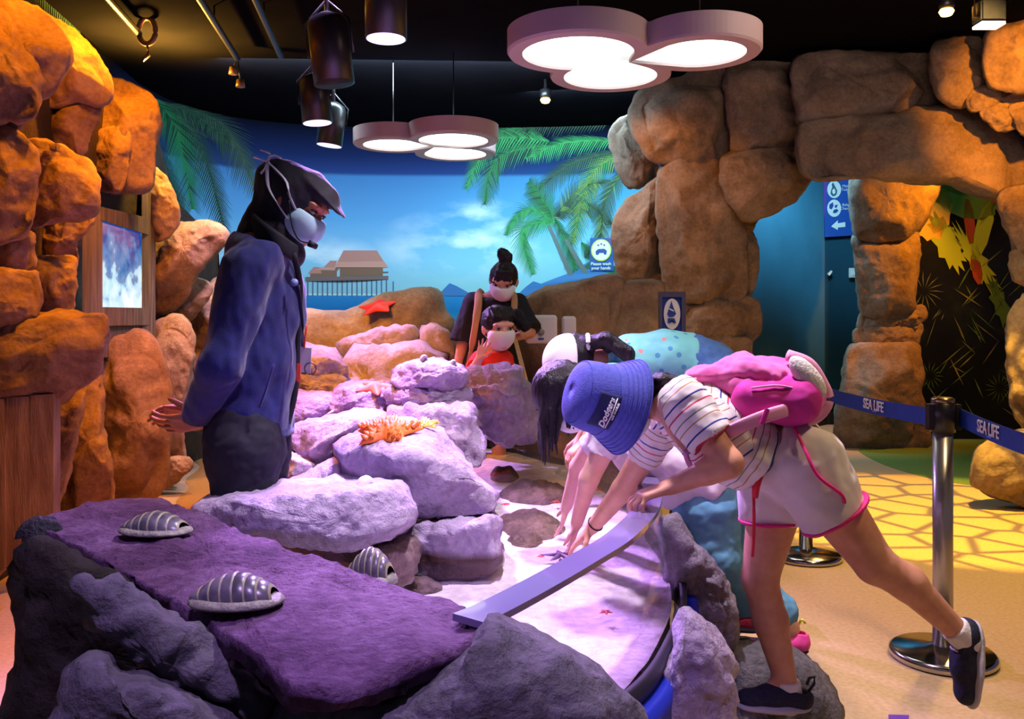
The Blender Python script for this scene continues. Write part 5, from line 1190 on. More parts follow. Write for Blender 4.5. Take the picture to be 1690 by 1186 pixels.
def shoe(parent, heel, toe, up, w, m_up, m_sole, h=.004, tab=True, name='shoe', high=.07):
    heel, toe = A3(heel), A3(toe); d = nrm(toe-heel); u = A3(up); u = nrm(u-d*u.dot(d)); l = np.cross(u, d); L_ = np.linalg.norm(toe-heel)
    a, b = heel+d*w*.9, toe-d*w*.9
    sole = [cap(a+u*.012, heel+d*L_*.5+u*.012, w*.85, w*.75, .02, (u, .30)), cap(heel+d*L_*.5+u*.012, b+u*.012, w*.8, w*.95, .02, (u, .28))]
    so = sculpt('sole', sole, h, m_sole, parent)
    upper = [cap(a+u*.035, heel+d*L_*.55+u*.032, w*.82, w*.78, .02), cap(heel+d*L_*.55+u*.03, b+u*.026, w*.78, w*.78, .02, (u, .75)), cap(a+u*.04, a+u*high, w*.85, w*.72, .02)]
    sh = sculpt(name, [(upper, [(heel+u*.016, -u), (a+u*high, nrm(u-d*.15))], [cap(a+u*(high-.015), a+u*(high+.06), w*.55, w*.6)])], h, m_up, parent)
    for i in range(4):
        t = .36+.09*i; c = heel+d*L_*t+u*(.032+w*.80-.012*i); tube('lace', [c+l*w*.4-u*.006, c, c-l*w*.4-u*.006], .003, m_sole, sh, 6)
    if tab: tube('pull_tab', [heel+u*.05+d*.012, heel+u*.075-d*.004, heel+u*.092-d*.002, heel+u*.088+d*.012, heel+u*.07+d*.018], .004, m_up, sh, 8)
    return sh
def person(label, base): return thing('person', label, 'person', base)
SKIN = M('skin_warm', '#c98d6f', '#d49b7c', scale=30, rough=.5, spec=.35)
SKIN_D = M('skin_tan', '#a8694a', '#b5765a', scale=30, rough=.5, spec=.35)
SKIN_P = M('skin_pale', '#dba58e', '#e3b09a', scale=30, rough=.5, spec=.35)
HAIR = M('black_hair', '#0e0a0f', '#1c141c', scale=60, rough=.38, spec=.35, bump=.35, bscale=120, stretch=(3, 3, .4))
MASKW = M('mask_white', '#e6e8ee', rough=.8); MASKB = M('mask_blue', '#9fd0d8', '#b6dde2', scale=20, rough=.8)
# ---------------------------------------------------------------- staff member in navy jacket and headscarf
Zs = 2.85
t = person('person standing in navy fleece jacket and black headscarf, hands clasped behind the back', (J(410, 1136, Zs)[0], Zs, 0))
f, u, l = frame((.86, -.16, -.46), (.46, 0, .86)); hc = J(488, 336, Zs); hs = .114
neck = J(447, 415, Zs)
near_w, far_w = J(334, 694, 2.76), J(326, 682, 2.88)
B = head(hc, f, u, l, hs, neck)
B += chain([J(432, 425, Zs), J(428, 540, Zs), J(408, 690, Zs)], [.10, .10, .115], .03, ((0, 1, 0), 1.3))
B += [cap(J(430, 425, 2.72), J(430, 425, 2.98), .055, k=.03)]
B += chain([J(415, 440, 2.70), J(370, 595, 2.66), near_w], [.05, .042, .026]) + chain([J(425, 440, 3.02), J(392, 600, 3.04), far_w], [.05, .042, .026])
foot_n, foot_f = J(398, 1110, 2.76), J(425, 1095, 2.94)
for hp, kn, ft in ((J(402, 720, 2.77), A3((J(402, 880, 2.77)[0], 2.76, .47)), A3((J(400, 900, 2.77)[0], 2.76, .08))), (J(415, 720, 2.93), A3((J(415, 880, 2.93)[0], 2.94, .47)), A3((J(415, 900, 2.93)[0], 2.94, .08)))):
    B += chain([hp, kn, ft], [.095, .058, .038], .02)
    B += [cap(ft, ft+A3((.13, 0, -.045)), .036, .026)]
B += hand(near_w, (-1, -.05, -.12), (.15, .8, .6), (0, .5, .9), .17, curl=(.18, .3, .3), spread=.10)
B += hand(far_w, (-.9, -.05, .05), (.1, -.6, -.7), (.1, -.6, .75), .165, curl=(.3, .5, .4))
sculpt('body', B, .0045, SKIN_D, t)
eyes(t, hc, f, u, l, hs)
m_hij = M('headscarf_black', '#16141c', '#201d2a', scale=12, rough=.75, bump=.15, bscale=30, sheen=.15)
q = hs/.105; R = np.array([f, l, u])
H = [ell(hc-f*.012+u*.024, R, (.106, .092, .098)), ell(hc-f*.085+u*.045, R, (.05, .055, .05), .04), cap(hc-f*.03-u*.03, J(446, 392, Zs), .078, .088, .05), cap(J(446, 392, Zs), J(440, 418, Zs), .088, .11, .04),
     cap(J(462, 380, Zs), J(486, 420, Zs-.02), .05, .03, .05), cap(hc+u*.060+f*.03, hc+f*.085+u*.060, .058, .042, .03, (l, 1.2)), cap(hc+f*.05+u*.078, hc+f*.122+u*.050, .064, .050, .02, (nrm(f*.35+u*.93), .22)),
     ell(J(452, 292, Zs), R, (.05, .055, .05), .05), cap(hc-f*.10-u*.02, J(424, 388, Zs), .03, .05, .05)]
C = [ell(hc+f*.10-u*.022, R, (.085, .066, .074)), ell(hc+f*.12-u*.035, R, (.07, .06, .06))]
sculpt('headscarf', [(H, [], C)], .0042, m_hij, t, fold=(.006, 13, (1, 1, .5)))
mk = facemask(t, hc, f, u, l, hs, MASKB)
# mask strings tied behind the head
back = A3((J(450, 272, Zs)[0], Zs-.06, J(450, 272, Zs)[2]))
for a_, mid in ((hc+f*.045+l*-.068-u*.02, hc-l*.1+u*.05+f*-.02), (hc+f*.045-l*.066-u*.062, hc-l*.098-f*.065+u*.01)):
    tube('tie_string', catmull([a_, (a_+mid)/2-l*.014, mid, back], 14, False), .0062, MASKW, mk, 6, flat=(1, .4))
for d1, d2 in (((-.3, 0, .1), (-.9, -.2, .3)), ((.4, -.1, .5), (.9, -.1, .2)), ((-.2, -.2, -.7), (-.5, -.2, -1)), ((.2, -.1, .5), (-.5, 0, .8))):
    tube('tie_bow', catmull([back, back+nrm(d1)*.025, back+nrm(d2)*.045], 8, False), .007, MASKW, mk, 6, flat=(1, .5))
m_jk = M('navy_fleece', '#121953', '#172064', scale=40, rough=.85, bump=.1, bscale=200, sheen=.25); m_jkd = M('jacket_dark', '#14141c', rough=.8)
sh_n, el_n, wr_n = J(412, 442, 2.685), J(366, 600, 2.64), J(326, 690, 2.74)
sh_f, el_f, wr_f = J(425, 440, 3.03), J(392, 600, 3.06), J(340, 688, 2.92)
jt = chain([J(432, 420, Zs), J(430, 480, Zs), J(424, 600, Zs), J(409, 745, Zs)], [.105, .128, .128, .135], .04, ((0, 1, 0), 1.25))+[cap(J(428, 428, 2.70), J(428, 428, 3.0), .07, k=.05), cap(J(455, 470, 2.85), J(470, 520, 2.85), .07, .065, .06)]
jg = [(jt, [(J(410, 716, Zs), (-.02, 0, -1)), (J(447, 400, Zs), (.25, 0, 1))]), (chain([sh_n, el_n, wr_n], [.082, .064, .046], .03), [(wr_n, wr_n-el_n)]), (chain([sh_f, el_f, wr_f], [.08, .062, .046], .03), [(wr_f, wr_f-el_f)])]
jk = sculpt('jacket', jg, .006, m_jk, t, fold=(.013, 8, (1.2, 1.2, .7)))
sculpt('hem_band', [(jt, [(J(410, 716, Zs), (-.02, 0, -1)), (J(410, 703, Zs), (.02, 0, 1))], [], .005)], .006, m_jk, jk)
tube('collar', catmull([J(418, 372, 2.93), J(416, 364, 2.80), J(432, 380, 2.72), J(462, 402, 2.70), J(488, 418, 2.76)], 20, False), [.018]*20, m_jkd, jk, 10, flat=(.5, 1.6))
tube('zip_placket', catmull([J(484, 418, 2.74), J(495, 470, 2.79), J(492, 550, 2.82), J(488, 640, 2.83), J(472, 708, 2.83)], 24, False), .010, m_jkd, jk, 8)
tube('pocket_seam', catmull([J(452, 600, 2.665), J(440, 640, 2.66), J(428, 672, 2.665)], 10, False), .004, m_jk, jk, 6)
sculpt('trousers', [(chain([J(406, 690, 2.80), J(404, 740, 2.77), (J(404, 880, 2.77)[0], 2.76, .47), (J(402, 900, 2.77)[0], 2.76, .05)], [.12, .118, .088, .07], .03), []), (chain([J(412, 690, 2.9), J(420, 740, 2.93), (J(422, 880, 2.93)[0], 2.94, .47), (J(420, 900, 2.93)[0], 2.94, .05)], [.12, .115, .085, .07], .03), [])], .007, M('black_trousers', '#14141e', '#1b1b28', scale=60, rough=.8), t, fold=(.008, 10, (1, 1, 1.6)))
for y_ in (2.76, 2.94): shoe(t, (J(402, 900, y_)[0]-.06, y_, .0), (J(402, 900, y_)[0]+.19, y_, .0), (0, 0, 1), .042, m_jkd, m_black, .006, False)
bd = J(486, 466, 2.735)
lathe('name_badge', [(0, 0), (.012, 0), (.012, .004), (0, .004)], bd, M('badge', '#8f9cc8', '#5a69a8', scale=40, rough=.4), t, 20, Matrix.Rotation(math.radians(75), 3, 'X'))
ty = thing('headset', 'black headset microphone by the mask of the staff member', 'headset', hc+f*.10-u*.07-l*.05)
mb_ = [hc-l*.098+f*.02, hc-l*.09+f*.06-u*.06, hc-l*.075+f*.10-u*.095, hc-l*.05+f*.125-u*.09]
tube('boom', catmull(mb_, 12, False), .0025, m_black, ty, 6); tube('microphone', [mb_[-1], mb_[-1]+f*.02+u*.0-l*-.02], [.011, .009], m_black, ty, 10)
ly = thing('lanyard', 'clear card pouch with red strap and key ring hanging from the navy jacket', 'lanyard', J(503, 625, 2.74))
tube('strap', catmull([J(492, 470, 2.74), J(499, 530, 2.76), J(500, 575, 2.76)], 10, False), .006, M('strap_dark', '#2a2a44', rough=.7), ly, 8, flat=(1, .3))
extrude_poly('pouch', [Vector(J(x, y, 2.74)) for x, y in ((496, 572), (514, 574), (512, 616), (495, 614))], (0, .004, 0), M('pouch_film', '#a89aa8', rough=.25), ly)
extrude_poly('red_tab', [Vector(J(x, y, 2.735)) for x, y in ((490, 600), (496, 600), (495, 632), (489, 628))], (0, .004, 0), m_sred, ly)
rc = J(512, 608, 2.735); tube('key_ring', [rc+A3((.018*math.cos(a), 0, .018*math.sin(a))) for a in [k*math.pi/10 for k in range(20)]], .0018, m_blackmetal, ly, 6, closed=True)
tube('card_clip', catmull([J(502, 574, 2.74), J(504, 556, 2.74), J(506, 536, 2.74)], 6, False), .003, m_sred, ly, 6)
# ---------------------------------------------------------------- girl in striped shirt, blue bucket hat and pink backpack
t = person('girl in striped shirt and blue bucket hat leaning over the acrylic wall, leg kicked back', (J(1285, 1150, 2.4)[0], 2.4, .17))
upv = (-.88, -.30, .28); f, u, l = frame((-.3, -.05, -1), upv)
u = nrm(upv); f = A3((-.25, -.08, -1)); f = nrm(f-u*f.dot(u)); l = np.cross(u, f)
hc = J(1015, 665, 2.34); hs = .094
pel, bel, che, nk = J(1300, 752, 2.36), J(1240, 730, 2.36), J(1165, 694, 2.36), J(1112, 672, 2.36)
nsh, nel, nwr = J(1140, 676, 2.255), J(1202, 764, 2.19), J(1106, 803, 2.225)
fsh, fel, fwr = J(1095, 698, 2.46), J(1028, 808, 2.60), J(978, 870, 2.72)
rh, rk, rc_, ra = J(1284, 805, 2.43), J(1254, 955, 2.42), J(1272, 1025, 2.42), J(1295, 1118, 2.40)
lh, lk, lc_, la = J(1345, 792, 2.30), J(1444, 930, 2.28), J(1498, 962, 2.285), J(1574, 1036, 2.30)
LAT = ((0, 1, 0), 1.3)
B = head(hc, f, u, l, hs, nk, .043)
B += chain([pel, bel, che, nk], [.085, .075, .08, .05], .03, LAT)
B += chain([nsh, nel, nwr], [.042, .036, .0215]) + [cap(nel, nel+(nwr-nel)*.35, .035, .034, .01)] + chain([fsh, fel, fwr], [.042, .034, .021])
B += chain([rh, rk], [.080, .049], .02)+[cap(rk, rc_, .047, .047, .015), cap(rc_, ra, .047, .031, .015)]
B += chain([lh, lk], [.082, .052], .02)+[cap(lk, lc_, .050, .046, .015), cap(lc_, la, .046, .030, .015)]
B += [cap(ra, J(1250, 1158, 2.39), .026, .018), cap(la, J(1606, 1100, 2.31), .026, .018)]
B += hand(nwr, (-.93, -.05, -.28), (-.25, 0, -1), (0, 1, .1), .150, curls=((.35, .65, .5), (.5, .75, .5), (.55, .75, .5), (.75, .55, .4)), spread=.16, thumb=(.5, .8, .35))
B += hand(fwr, (-.62, .3, -.66), (.1, .2, -1), (-.3, -1, 0), .13, curl=(.1, .25, .2), spread=.14)
sculpt('body', B, .0042, SKIN, t)
eyes(t, hc, f, u, l, hs)
facemask(t, hc, f, u, l, hs, MASKW, loops=True)
# hair under the hat falling over the nape
HR = [ell(hc-f*.02+u*.0, np.array([f, l, u]), (.084, .082, .074))]
for i in range(14):
    a = -1+2*i/13; p0 = hc-f*.045+l*a*.05-u*.055; p1 = J(1088+8*abs(a), 628, 2.36+a*.06); p2 = J(1128+random.uniform(-8, 14), 632+random.uniform(-6, 10), 2.36+a*.07)
    HR += chain([p0, p1, p2], [.02, .018, .007], .008)
sculpt('hair', [(HR, [], [ell(hc+f*.075-u*.03, np.array([f, l, u]), (.075, .066, .08))])], .004, HAIR, t, fold=(.004, 40, (1, 1, 1)))
def stripe_mat(name):
    m = bpy.data.materials.new(name); m.use_nodes = True; nt = m.node_tree; N = nt.nodes; L = nt.links; b = N['Principled BSDF']; b.inputs['Roughness'].default_value = .85
    at = N.new('ShaderNodeAttribute'); at.attribute_name = 'stripe'
    a = N.new('ShaderNodeMath'); a.operation = 'DIVIDE'; a.inputs[1].default_value = .088; L.new(at.outputs['Fac'], a.inputs[0])
    fr = N.new('ShaderNodeMath'); fr.operation = 'FRACT'; L.new(a.outputs[0], fr.inputs[0])
    r = N.new('ShaderNodeValToRGB'); r.color_ramp.interpolation = 'CONSTANT'; e = r.color_ramp.elements
    wh = '#e4ddd8'; seq = [(0, wh), (.08, '#2c3f8c'), (.13, wh), (.33, '#c8405c'), (.38, wh), (.58, '#7f8a78'), (.62, wh), (.80, '#b08a4a'), (.835, wh)]
    e[0].position = 0; e[0].color = (*lin(wh), 1); e[1].position = seq[-1][0]; e[1].color = (*lin(wh), 1)
    for p_, c in seq[1:-1]: x = e.new(p_); x.color = (*lin(c), 1)
    L.new(fr.outputs[0], r.inputs[0]); L.new(r.outputs[0], b.inputs['Base Color']); return m
m_strp = stripe_mat('striped_cotton')
hem, hemn = J(1250, 748, 2.36), nrm(A3((.80, 0, -.52)))
st = [cap(J(1275, 756, 2.36), J(1215, 728, 2.36), .098, .098, .03, LAT), cap(J(1215, 728, 2.36), J(1160, 692, 2.36), .098, .098, .03, LAT), cap(J(1160, 692, 2.36), J(1112, 668, 2.36), .098, .072, .03, LAT), cap(J(1190, 735, 2.36), J(1225, 752, 2.36), .085, .088, .03, LAT)]
s1, s2 = J(1132, 668, 2.26), J(1182, 732, 2.205); s3, s4 = J(1098, 692, 2.455), J(1056, 762, 2.535)
sg = [(st, [(hem, hemn), (J(1094, 662, 2.36), (-1, 0, .25))]), ([cap(s1, s2, .070, .058, .02)], [(J(1176, 725, 2.205), s2-s1)]), ([cap(s3, s4, .058, .052, .02)], [(J(1060, 755, 2.53), s4-s3)])]
sculpt('shirt', sg, .0042, m_strp, t, fold=(.011, 13, (1, 1, 1)), attr=[(J(1112, 672, 2.36), J(1270, 752, 2.36), .098, .02), (s1, s2, .062, .005), (s3, s4, .055, .03)])
m_short = M('white_shorts', '#e2d8d6', rough=.75); m_pink = M('pink_trim', '#e0287c', rough=.6); m_redc = M('red_cord', '#d6203c', rough=.6)
sp = [cap(J(1262, 735, 2.36), J(1300, 752, 2.36), .094, .106, .03, LAT), cap(J(1300, 752, 2.36), J(1318, 772, 2.36), .106, .108, .03, LAT)]
rg = [cap(J(1280, 780, 2.42), J(1278, 862, 2.42), .096, .086, .03), cap(J(1262, 790, 2.40), J(1262, 850, 2.41), .06, .06, .03)]
lg = [cap(J(1330, 765, 2.29), J(1378, 842, 2.275), .102, .088, .03), cap(J(1345, 800, 2.29), J(1362, 855, 2.27), .08, .062, .03)]
rcut, lcut = (J(1278, 858, 2.42), (.06, 0, -1)), (J(1382, 848, 2.275), nrm(A3((.42, 0, -.62))))
sho = sculpt('shorts', [(sp, [(J(1247, 748, 2.36), (-.82, 0, .5))]), (rg, [rcut]), (lg, [lcut])], .0045, m_short, t, fold=(.010, 11, (1, 1, .8)))
sculpt('trim', [(rg, [rcut, (rcut[0]-nrm(rcut[1])*.009, -A3(rcut[1]))], [], .005)], .004, m_pink, sho, relax=0)
sculpt('trim', [(lg, [lcut, (lcut[0]-nrm(lcut[1])*.010, -A3(lcut[1]))], [], .005)], .004, m_pink, sho, relax=0)
tube('side_piping', catmull([Vector(J(1312, 706, 2.245)), Vector(J(1330, 745, 2.195)), Vector(J(1350, 785, 2.178)), Vector(J(1388, 815, 2.182)), Vector(J(1394, 830, 2.185))], 24, False), .0045, m_pink, sho, 8)
tube('drawstring', catmull([Vector(J(1243, 790, 2.27)), Vector(J(1244, 830, 2.262)), Vector(J(1244, 880, 2.27)), Vector(J(1242, 918, 2.28))], 14, False), .0042, m_redc, sho, 8)
tube('drawstring', catmull([Vector(J(1256, 782, 2.262)), Vector(J(1250, 800, 2.25)), Vector(J(1246, 820, 2.258))], 10, False), .008, m_redc, sho, 8)
# bucket hat
bc = hc+u*.030; m_hat = M('blue_denim_hat', '#434b9c', '#4d56ac', scale=90, rough=.85, bump=.2, bscale=240); m_hatd = M('navy_patch', '#161f50', rough=.8)
def hatframe(prof, n=64):
    vs, fs = [], []
    for r, z in prof:
        for k in range(n): a = 2*math.pi*k/n; vs.append(bc+(f*math.cos(a)+l*math.sin(a))*r+u*z)
    for i in range(len(prof)-1):
        for k in range(n): fs.append((i*n+k, i*n+(k+1) % n, (i+1)*n+(k+1) % n, (i+1)*n+k))
    return vs, fs
vs, fs = hatframe([(.130, -.066), (.120, -.045), (.107, -.018), (.096, .004), (.095, .012), (.093, .045), (.088, .076), (.081, .088), (.058, .097), (.03, .101), (.001, .102)])
hat = mesh('bucket_hat', vs, fs, m_hat, t); sol = hat.modifiers.new('thickness', 'SOLIDIFY'); sol.thickness = .004
for r, z in ((.0955, .008), (.103, -.011), (.109, -.022), (.1145, -.033), (.1195, -.043), (.125, -.055), (.1300, -.066), (.0840, .084)):
    tube('stitch_ring', [bc+(f*math.cos(a)+l*math.sin(a))*(r+.0005)+u*z for a in [k*math.pi/24 for k in range(48)]], .0016 if z != -.068 else .003, m_hat, hat, 6, closed=True)
# navy patch with the script lettering on the side facing the viewer
va = math.atan2(A3((.25, -1, -.35)).dot(l), A3((.25, -1, -.35)).dot(f))
pt_ = []
for z, da in ((.0, -.52), (.0, .52), (.052, .5), (.060, .3), (.060, -.3), (.052, -.5)): pt_.append(bc+(f*math.cos(va+da)+l*math.sin(va+da))*.1035+u*z)
vs, fs = [], []
for i in range(9):
    for j in range(13):
        z = .002+.060*i/8; da = -.52+1.04*j/12; vs.append(bc+(f*math.cos(va+da)+l*math.sin(va+da))*(.0985-.05*max(0, z-.012))+u*z)
for i in range(8):
    for j in range(12): a = i*13+j; fs.append((a, a+1, a+14, a+13))
pa = mesh('patch', vs, fs, m_hatd, hat); sol = pa.modifiers.new('thickness', 'SOLIDIFY'); sol.thickness = .002
rad = nrm(f*math.cos(va)+l*math.sin(va)); tan = np.cross(u, rad)
rt_ = tan if tan[2] > 0 else -tan
cc = bc+rad*.1035+u*.032
text('lettering', 'Dodgers', m_swhite, hat, cc, rt_, np.cross(rad, rt_), .0235, shear=.35, extr=.001, bold=.0006)
upd = np.cross(rad, rt_)
text('lettering', 'LOS ANGELES', m_swhite, hat, cc-upd*.021+rt_*.01-rad*.001, rt_, upd, .0078, extr=.0008)
tube('underline', [cc-upd*.013-rt_*.04-rad*.003, cc-upd*.0145-rad*.000, cc-upd*.013+rt_*.045-rad*.004], .0014, m_swhite, hat, 6)
# shoes and socks
m_dks = M('dark_knit_shoe', '#1c1e30', '#262a40', scale=120, rough=.8, bump=.15, bscale=200); m_solew = M('pale_sole', '#b9b6bc', rough=.6); m_sock = M('white_sock', '#e0dcdc', rough=.9, bump=.2, bscale=150)
shoe(t, J(1338, 1172, 2.40), J(1212, 1168, 2.37), (.02, 0, 1), .045, m_dks, m_solew, high=.056)
shoe(t, J(1618, 1022, 2.31), J(1608, 1168, 2.30), nrm(A3((-1, 0, .08))), .047, m_dks, m_solew, high=.056)
sculpt('sock', [([cap(J(1297, 1120, 2.40), J(1301, 1155, 2.40), .037, .040)], [(J(1297, 1121, 2.4), (0, 0, 1))])], .004, m_sock, t)
sculpt('sock', [([cap(J(1572, 1034, 2.30), J(1598, 1056, 2.305), .036, .040)], [(J(1573, 1036, 2.3), nrm(A3((-.7, 0, .7))))])], .004, m_sock, t)
ct = J(985, 862, 2.7); bdr = nrm(fwr-fel); s_a = np.cross(bdr, A3((0, 1, 0))); s_a = nrm(s_a); s_b = np.cross(bdr, s_a); cw = fel+(fwr-fel)*.9
tube('bracelet', [cw+(s_a*math.cos(a)+s_b*math.sin(a))*.0245 for a in [k*math.pi/10 for k in range(20)]], .002, m_iris, t, 6, closed=True)
# backpack (worn, but a thing of its own)
bp_ = thing('backpack', 'pink padded backpack with a white ear on the back of the girl in striped shirt', 'backpack', J(1270, 690, 2.36))
m_pk = M('pink_plush', '#dd5ca8', '#e571b4', scale=25, rough=.9, sheen=.3); m_pkh = M('hot_pink', '#e03fae', '#d6359f', scale=14, rough=.8); m_pkl = M('pale_pink', '#eaa2c8', rough=.85); m_ear = M('white_plush', '#e8e4de', rough=.95, bump=.3, bscale=120)
sculpt('bag', [cap(J(1165, 622, 2.36), J(1235, 632, 2.36), .028, .06, .03, ((0, 1, 0), 1.7)), cap(J(1235, 632, 2.36), J(1308, 640, 2.36), .060, .082, .04, ((0, 1, 0), 1.45))], .005, m_pk, bp_, fold=(.012, 11, (1, 1, 1)))
sculpt('flap', [cap(J(1140, 618, 2.36), J(1225, 612, 2.36), .018, .040, .03, ((0, 1, 0), 2.4)), cap(J(1225, 612, 2.36), J(1262, 622, 2.34), .040, .05, .03, ((0, 1, 0), 2.0))], .005, m_pk, bp_, fold=(.010, 16, (1, 1, 1)))
sculpt('front_pocket', [cap(J(1235, 664, 2.27), J(1312, 664, 2.27), .045, .060, .03, ((0, 1, 0), .9)), cap(J(1240, 655, 2.27), J(1320, 650, 2.26), .04, .05, .03)], .005, m_pkh, bp_, fold=(.007, 12, (1, 1, 1)))
tube('rim_piping', catmull([Vector(J(x, y, 2.30)) for x, y in ((1300, 586), (1335, 600), (1358, 635), (1366, 660), (1352, 684), (1325, 698))], 24, False), .016, m_pkl, bp_, 10)
ez = nrm(A3((.62, -.1, -.78))); ex = nrm(A3((0, -1, .1))); sculpt('ear', [ell(J(1333, 622, 2.245), np.array([ez, np.cross(ex, ez), ex]), (.066, .030, .022))], .004, m_ear, bp_)
tube('zip', catmull([Vector(J(x, y, 2.225)) for x, y in ((1240, 640), (1285, 636), (1330, 645))], 12, False), .003, m_pkl, bp_, 6)
tube('waist_strap', catmull([Vector(J(x, y, z)) for x, y, z in ((1196, 716, 2.215), (1225, 702, 2.20), (1265, 686, 2.2), (1300, 676, 2.22))], 16, False), .017, m_pkl, bp_, 8, flat=(1, .22), up=(0, 1, 0))
box('strap_buckle', Vector(J(1262, 687, 2.19)), (.012, .008, .042), m_pkh, bp_, Matrix.Rotation(.35, 3, 'Y'), bev=.002)
tube('shoulder_strap', catmull([Vector(J(x, y, z)) for x, y, z in ((1150, 630, 2.30), (1108, 642, 2.262), (1092, 668, 2.25), (1106, 708, 2.245), (1138, 744, 2.262))], 20, False), .012, M('strap_peach', '#dca896', rough=.8), bp_, 8, flat=(1, .25), up=(0, 1, 0))
tube('strap_ribbon', catmull([Vector(J(x, y, z)) for x, y, z in ((1130, 742, 2.24), (1136, 762, 2.24), (1146, 778, 2.24))], 8, False), .007, m_pkl, bp_, 8, flat=(1, .3), up=(0, 1, 0))

# ---------------------------------------------------------------- girl with long loose hair, white top and jeans
t = person('girl in white top and jeans bending low, long dark hair hanging down', (J(1240, 1040, 2.8)[0], 2.8, .17))
u = nrm((-.75, -.1, .25)); f = A3((-.3, -.1, -1)); f = nrm(f-u*f.dot(u)); l = np.cross(u, f); hc = J(932, 652, 2.82); hs = .098
pel, che, nk = J(1180, 800, 2.82), J(1065, 735, 2.82), J(1005, 695, 2.82)
nsh, nel, nwr = J(1010, 712, 2.74), J(972, 790, 2.76), J(952, 862, 2.84); fsh, fel, fwr = J(1000, 705, 2.93), J(955, 770, 3.05), J(935, 835, 3.1)
B = head(hc, f, u, l, hs, nk, .043)+chain([pel, che, nk], [.09, .09, .05], .03, LAT)
B += chain([nsh, nel, nwr], [.04, .031, .021])+chain([fsh, fel, fwr], [.04, .031, .021])
B += hand(nwr, (-.22, .12, -.95), (-.9, .1, .1), (.2, -.9, .3), .125, curl=(.12, .2, .2), spread=.14)+hand(fwr, (-.22, .12, -.95), (-.9, .1, .1), (.2, .9, .3), .125, curl=(.12, .2, .2))
h1, k1, a1 = J(1168, 830, 2.74), J(1180, 920, 2.72), J(1232, 1012, 2.80); h2, k2, a2 = J(1195, 828, 2.9), J(1205, 920, 2.9), J(1302, 1035, 2.80)
B += chain([h1, k1, a1], [.07, .05, .032], .02)+chain([h2, k2, a2], [.07, .05, .032], .02)+[cap(a1, J(1215, 1030, 2.79), .03, .022), cap(a2, J(1262, 1058, 2.78), .03, .022)]
sculpt('body', B, .0045, SKIN_P, t)
eyes(t, hc, f, u, l, hs); facemask(t, hc, f, u, l, hs, MASKW, loops=True)
HR = [ell(hc-f*.012+u*.018, np.array([f, l, u]), (.098, .086, .095)), cap(hc-f*.05-u*.02, J(975, 640, 2.82), .05, .03, .03)]
rr = random.Random(5)
for i in range(60):
    a = rr.uniform(0, 1); s0 = rr.uniform(-1, 1); dz = rr.uniform(-.07, .07)
    x0 = 895+62*a; y0 = 625+20*abs(a-.5); L_ = (150-90*a)*rr.uniform(.6, 1.0); sw = rr.uniform(-8, 6)
    p = [J(x0+8, y0, 2.82+dz), J(x0-4*(1-a)+2, y0+L_*.5, 2.80+dz), J(x0+sw+2, y0+L_, 2.79+dz)]
    HR += chain(p, [.016, .012, .003], .006)
sculpt('hair', [(HR, [], [])], .004, HAIR, t, fold=(.003, 60, (1, 1, .15)))
m_top = M('lilac_white_cotton', '#d6cbd6', rough=.85); m_jean = M('blue_denim', '#568cab', '#5f97b5', scale=40, rough=.9, bump=.05, bscale=250)
sculpt('shirt', [([cap(J(1170, 788, 2.82), J(1120, 768, 2.82), .118, .118, .03, LAT), cap(J(1120, 768, 2.82), J(1062, 735, 2.82), .118, .105, .03, LAT), cap(J(1062, 735, 2.82), J(1005, 698, 2.82), .105, .06, .03, LAT), cap(J(1120, 775, 2.82), J(1150, 792, 2.82), .118, .118, .03, LAT)], [(J(1160, 808, 2.82), nrm(A3((.62, 0, -.62)))), (J(1000, 694, 2.82), (-1, 0, .4))]),
                 ([cap(J(1018, 705, 2.75), J(990, 750, 2.755), .055, .05, .02)], [(J(991, 748, 2.755), nel-nsh)]), ([cap(fsh, fsh+(fel-fsh)*.55, .055, .05, .02)], [(fsh+(fel-fsh)*.5, fel-fsh)])], .005, m_top, t, fold=(.010, 12, (1, 1, 1)))
sculpt('jeans', [(chain([J(1178, 800, 2.80), J(1165, 840, 2.75), k1, J(1222, 985, 2.79)], [.10, .098, .078, .068], .03)+chain([J(1188, 800, 2.86), J(1195, 835, 2.9), J(1205, 920, 2.9), J(1285, 1010, 2.82)], [.10, .09, .072, .06], .03), [])], .0055, m_jean, t, fold=(.010, 11, (1, 1, 1.4)))
m_mag = M('magenta_shoe', '#b02055', '#8e1c46', scale=60, rough=.6, bump=.3, bscale=90); m_pks = M('pink_shoe', '#ee3f9c', '#f658ae', scale=60, rough=.6); m_nv = M('navy_sole', '#2a2346', rough=.6); m_neon = M('neon_lime', '#d8e23a', rough=.6)
s_ = shoe(t, J(1262, 1042, 2.80), J(1192, 1040, 2.74), (0, 0, 1), .036, m_mag, m_nv, tab=False)
s_ = shoe(t, J(1334, 1078, 2.80), J(1226, 1082, 2.76), (0, 0, 1), .036, m_pks, m_nv, tab=False)
tube('pull_tab', catmull([Vector(J(1318, 1030, 2.80)), Vector(J(1324, 1022, 2.80)), Vector(J(1329, 1028, 2.80))], 8, False), .004, m_neon, s_, 6)

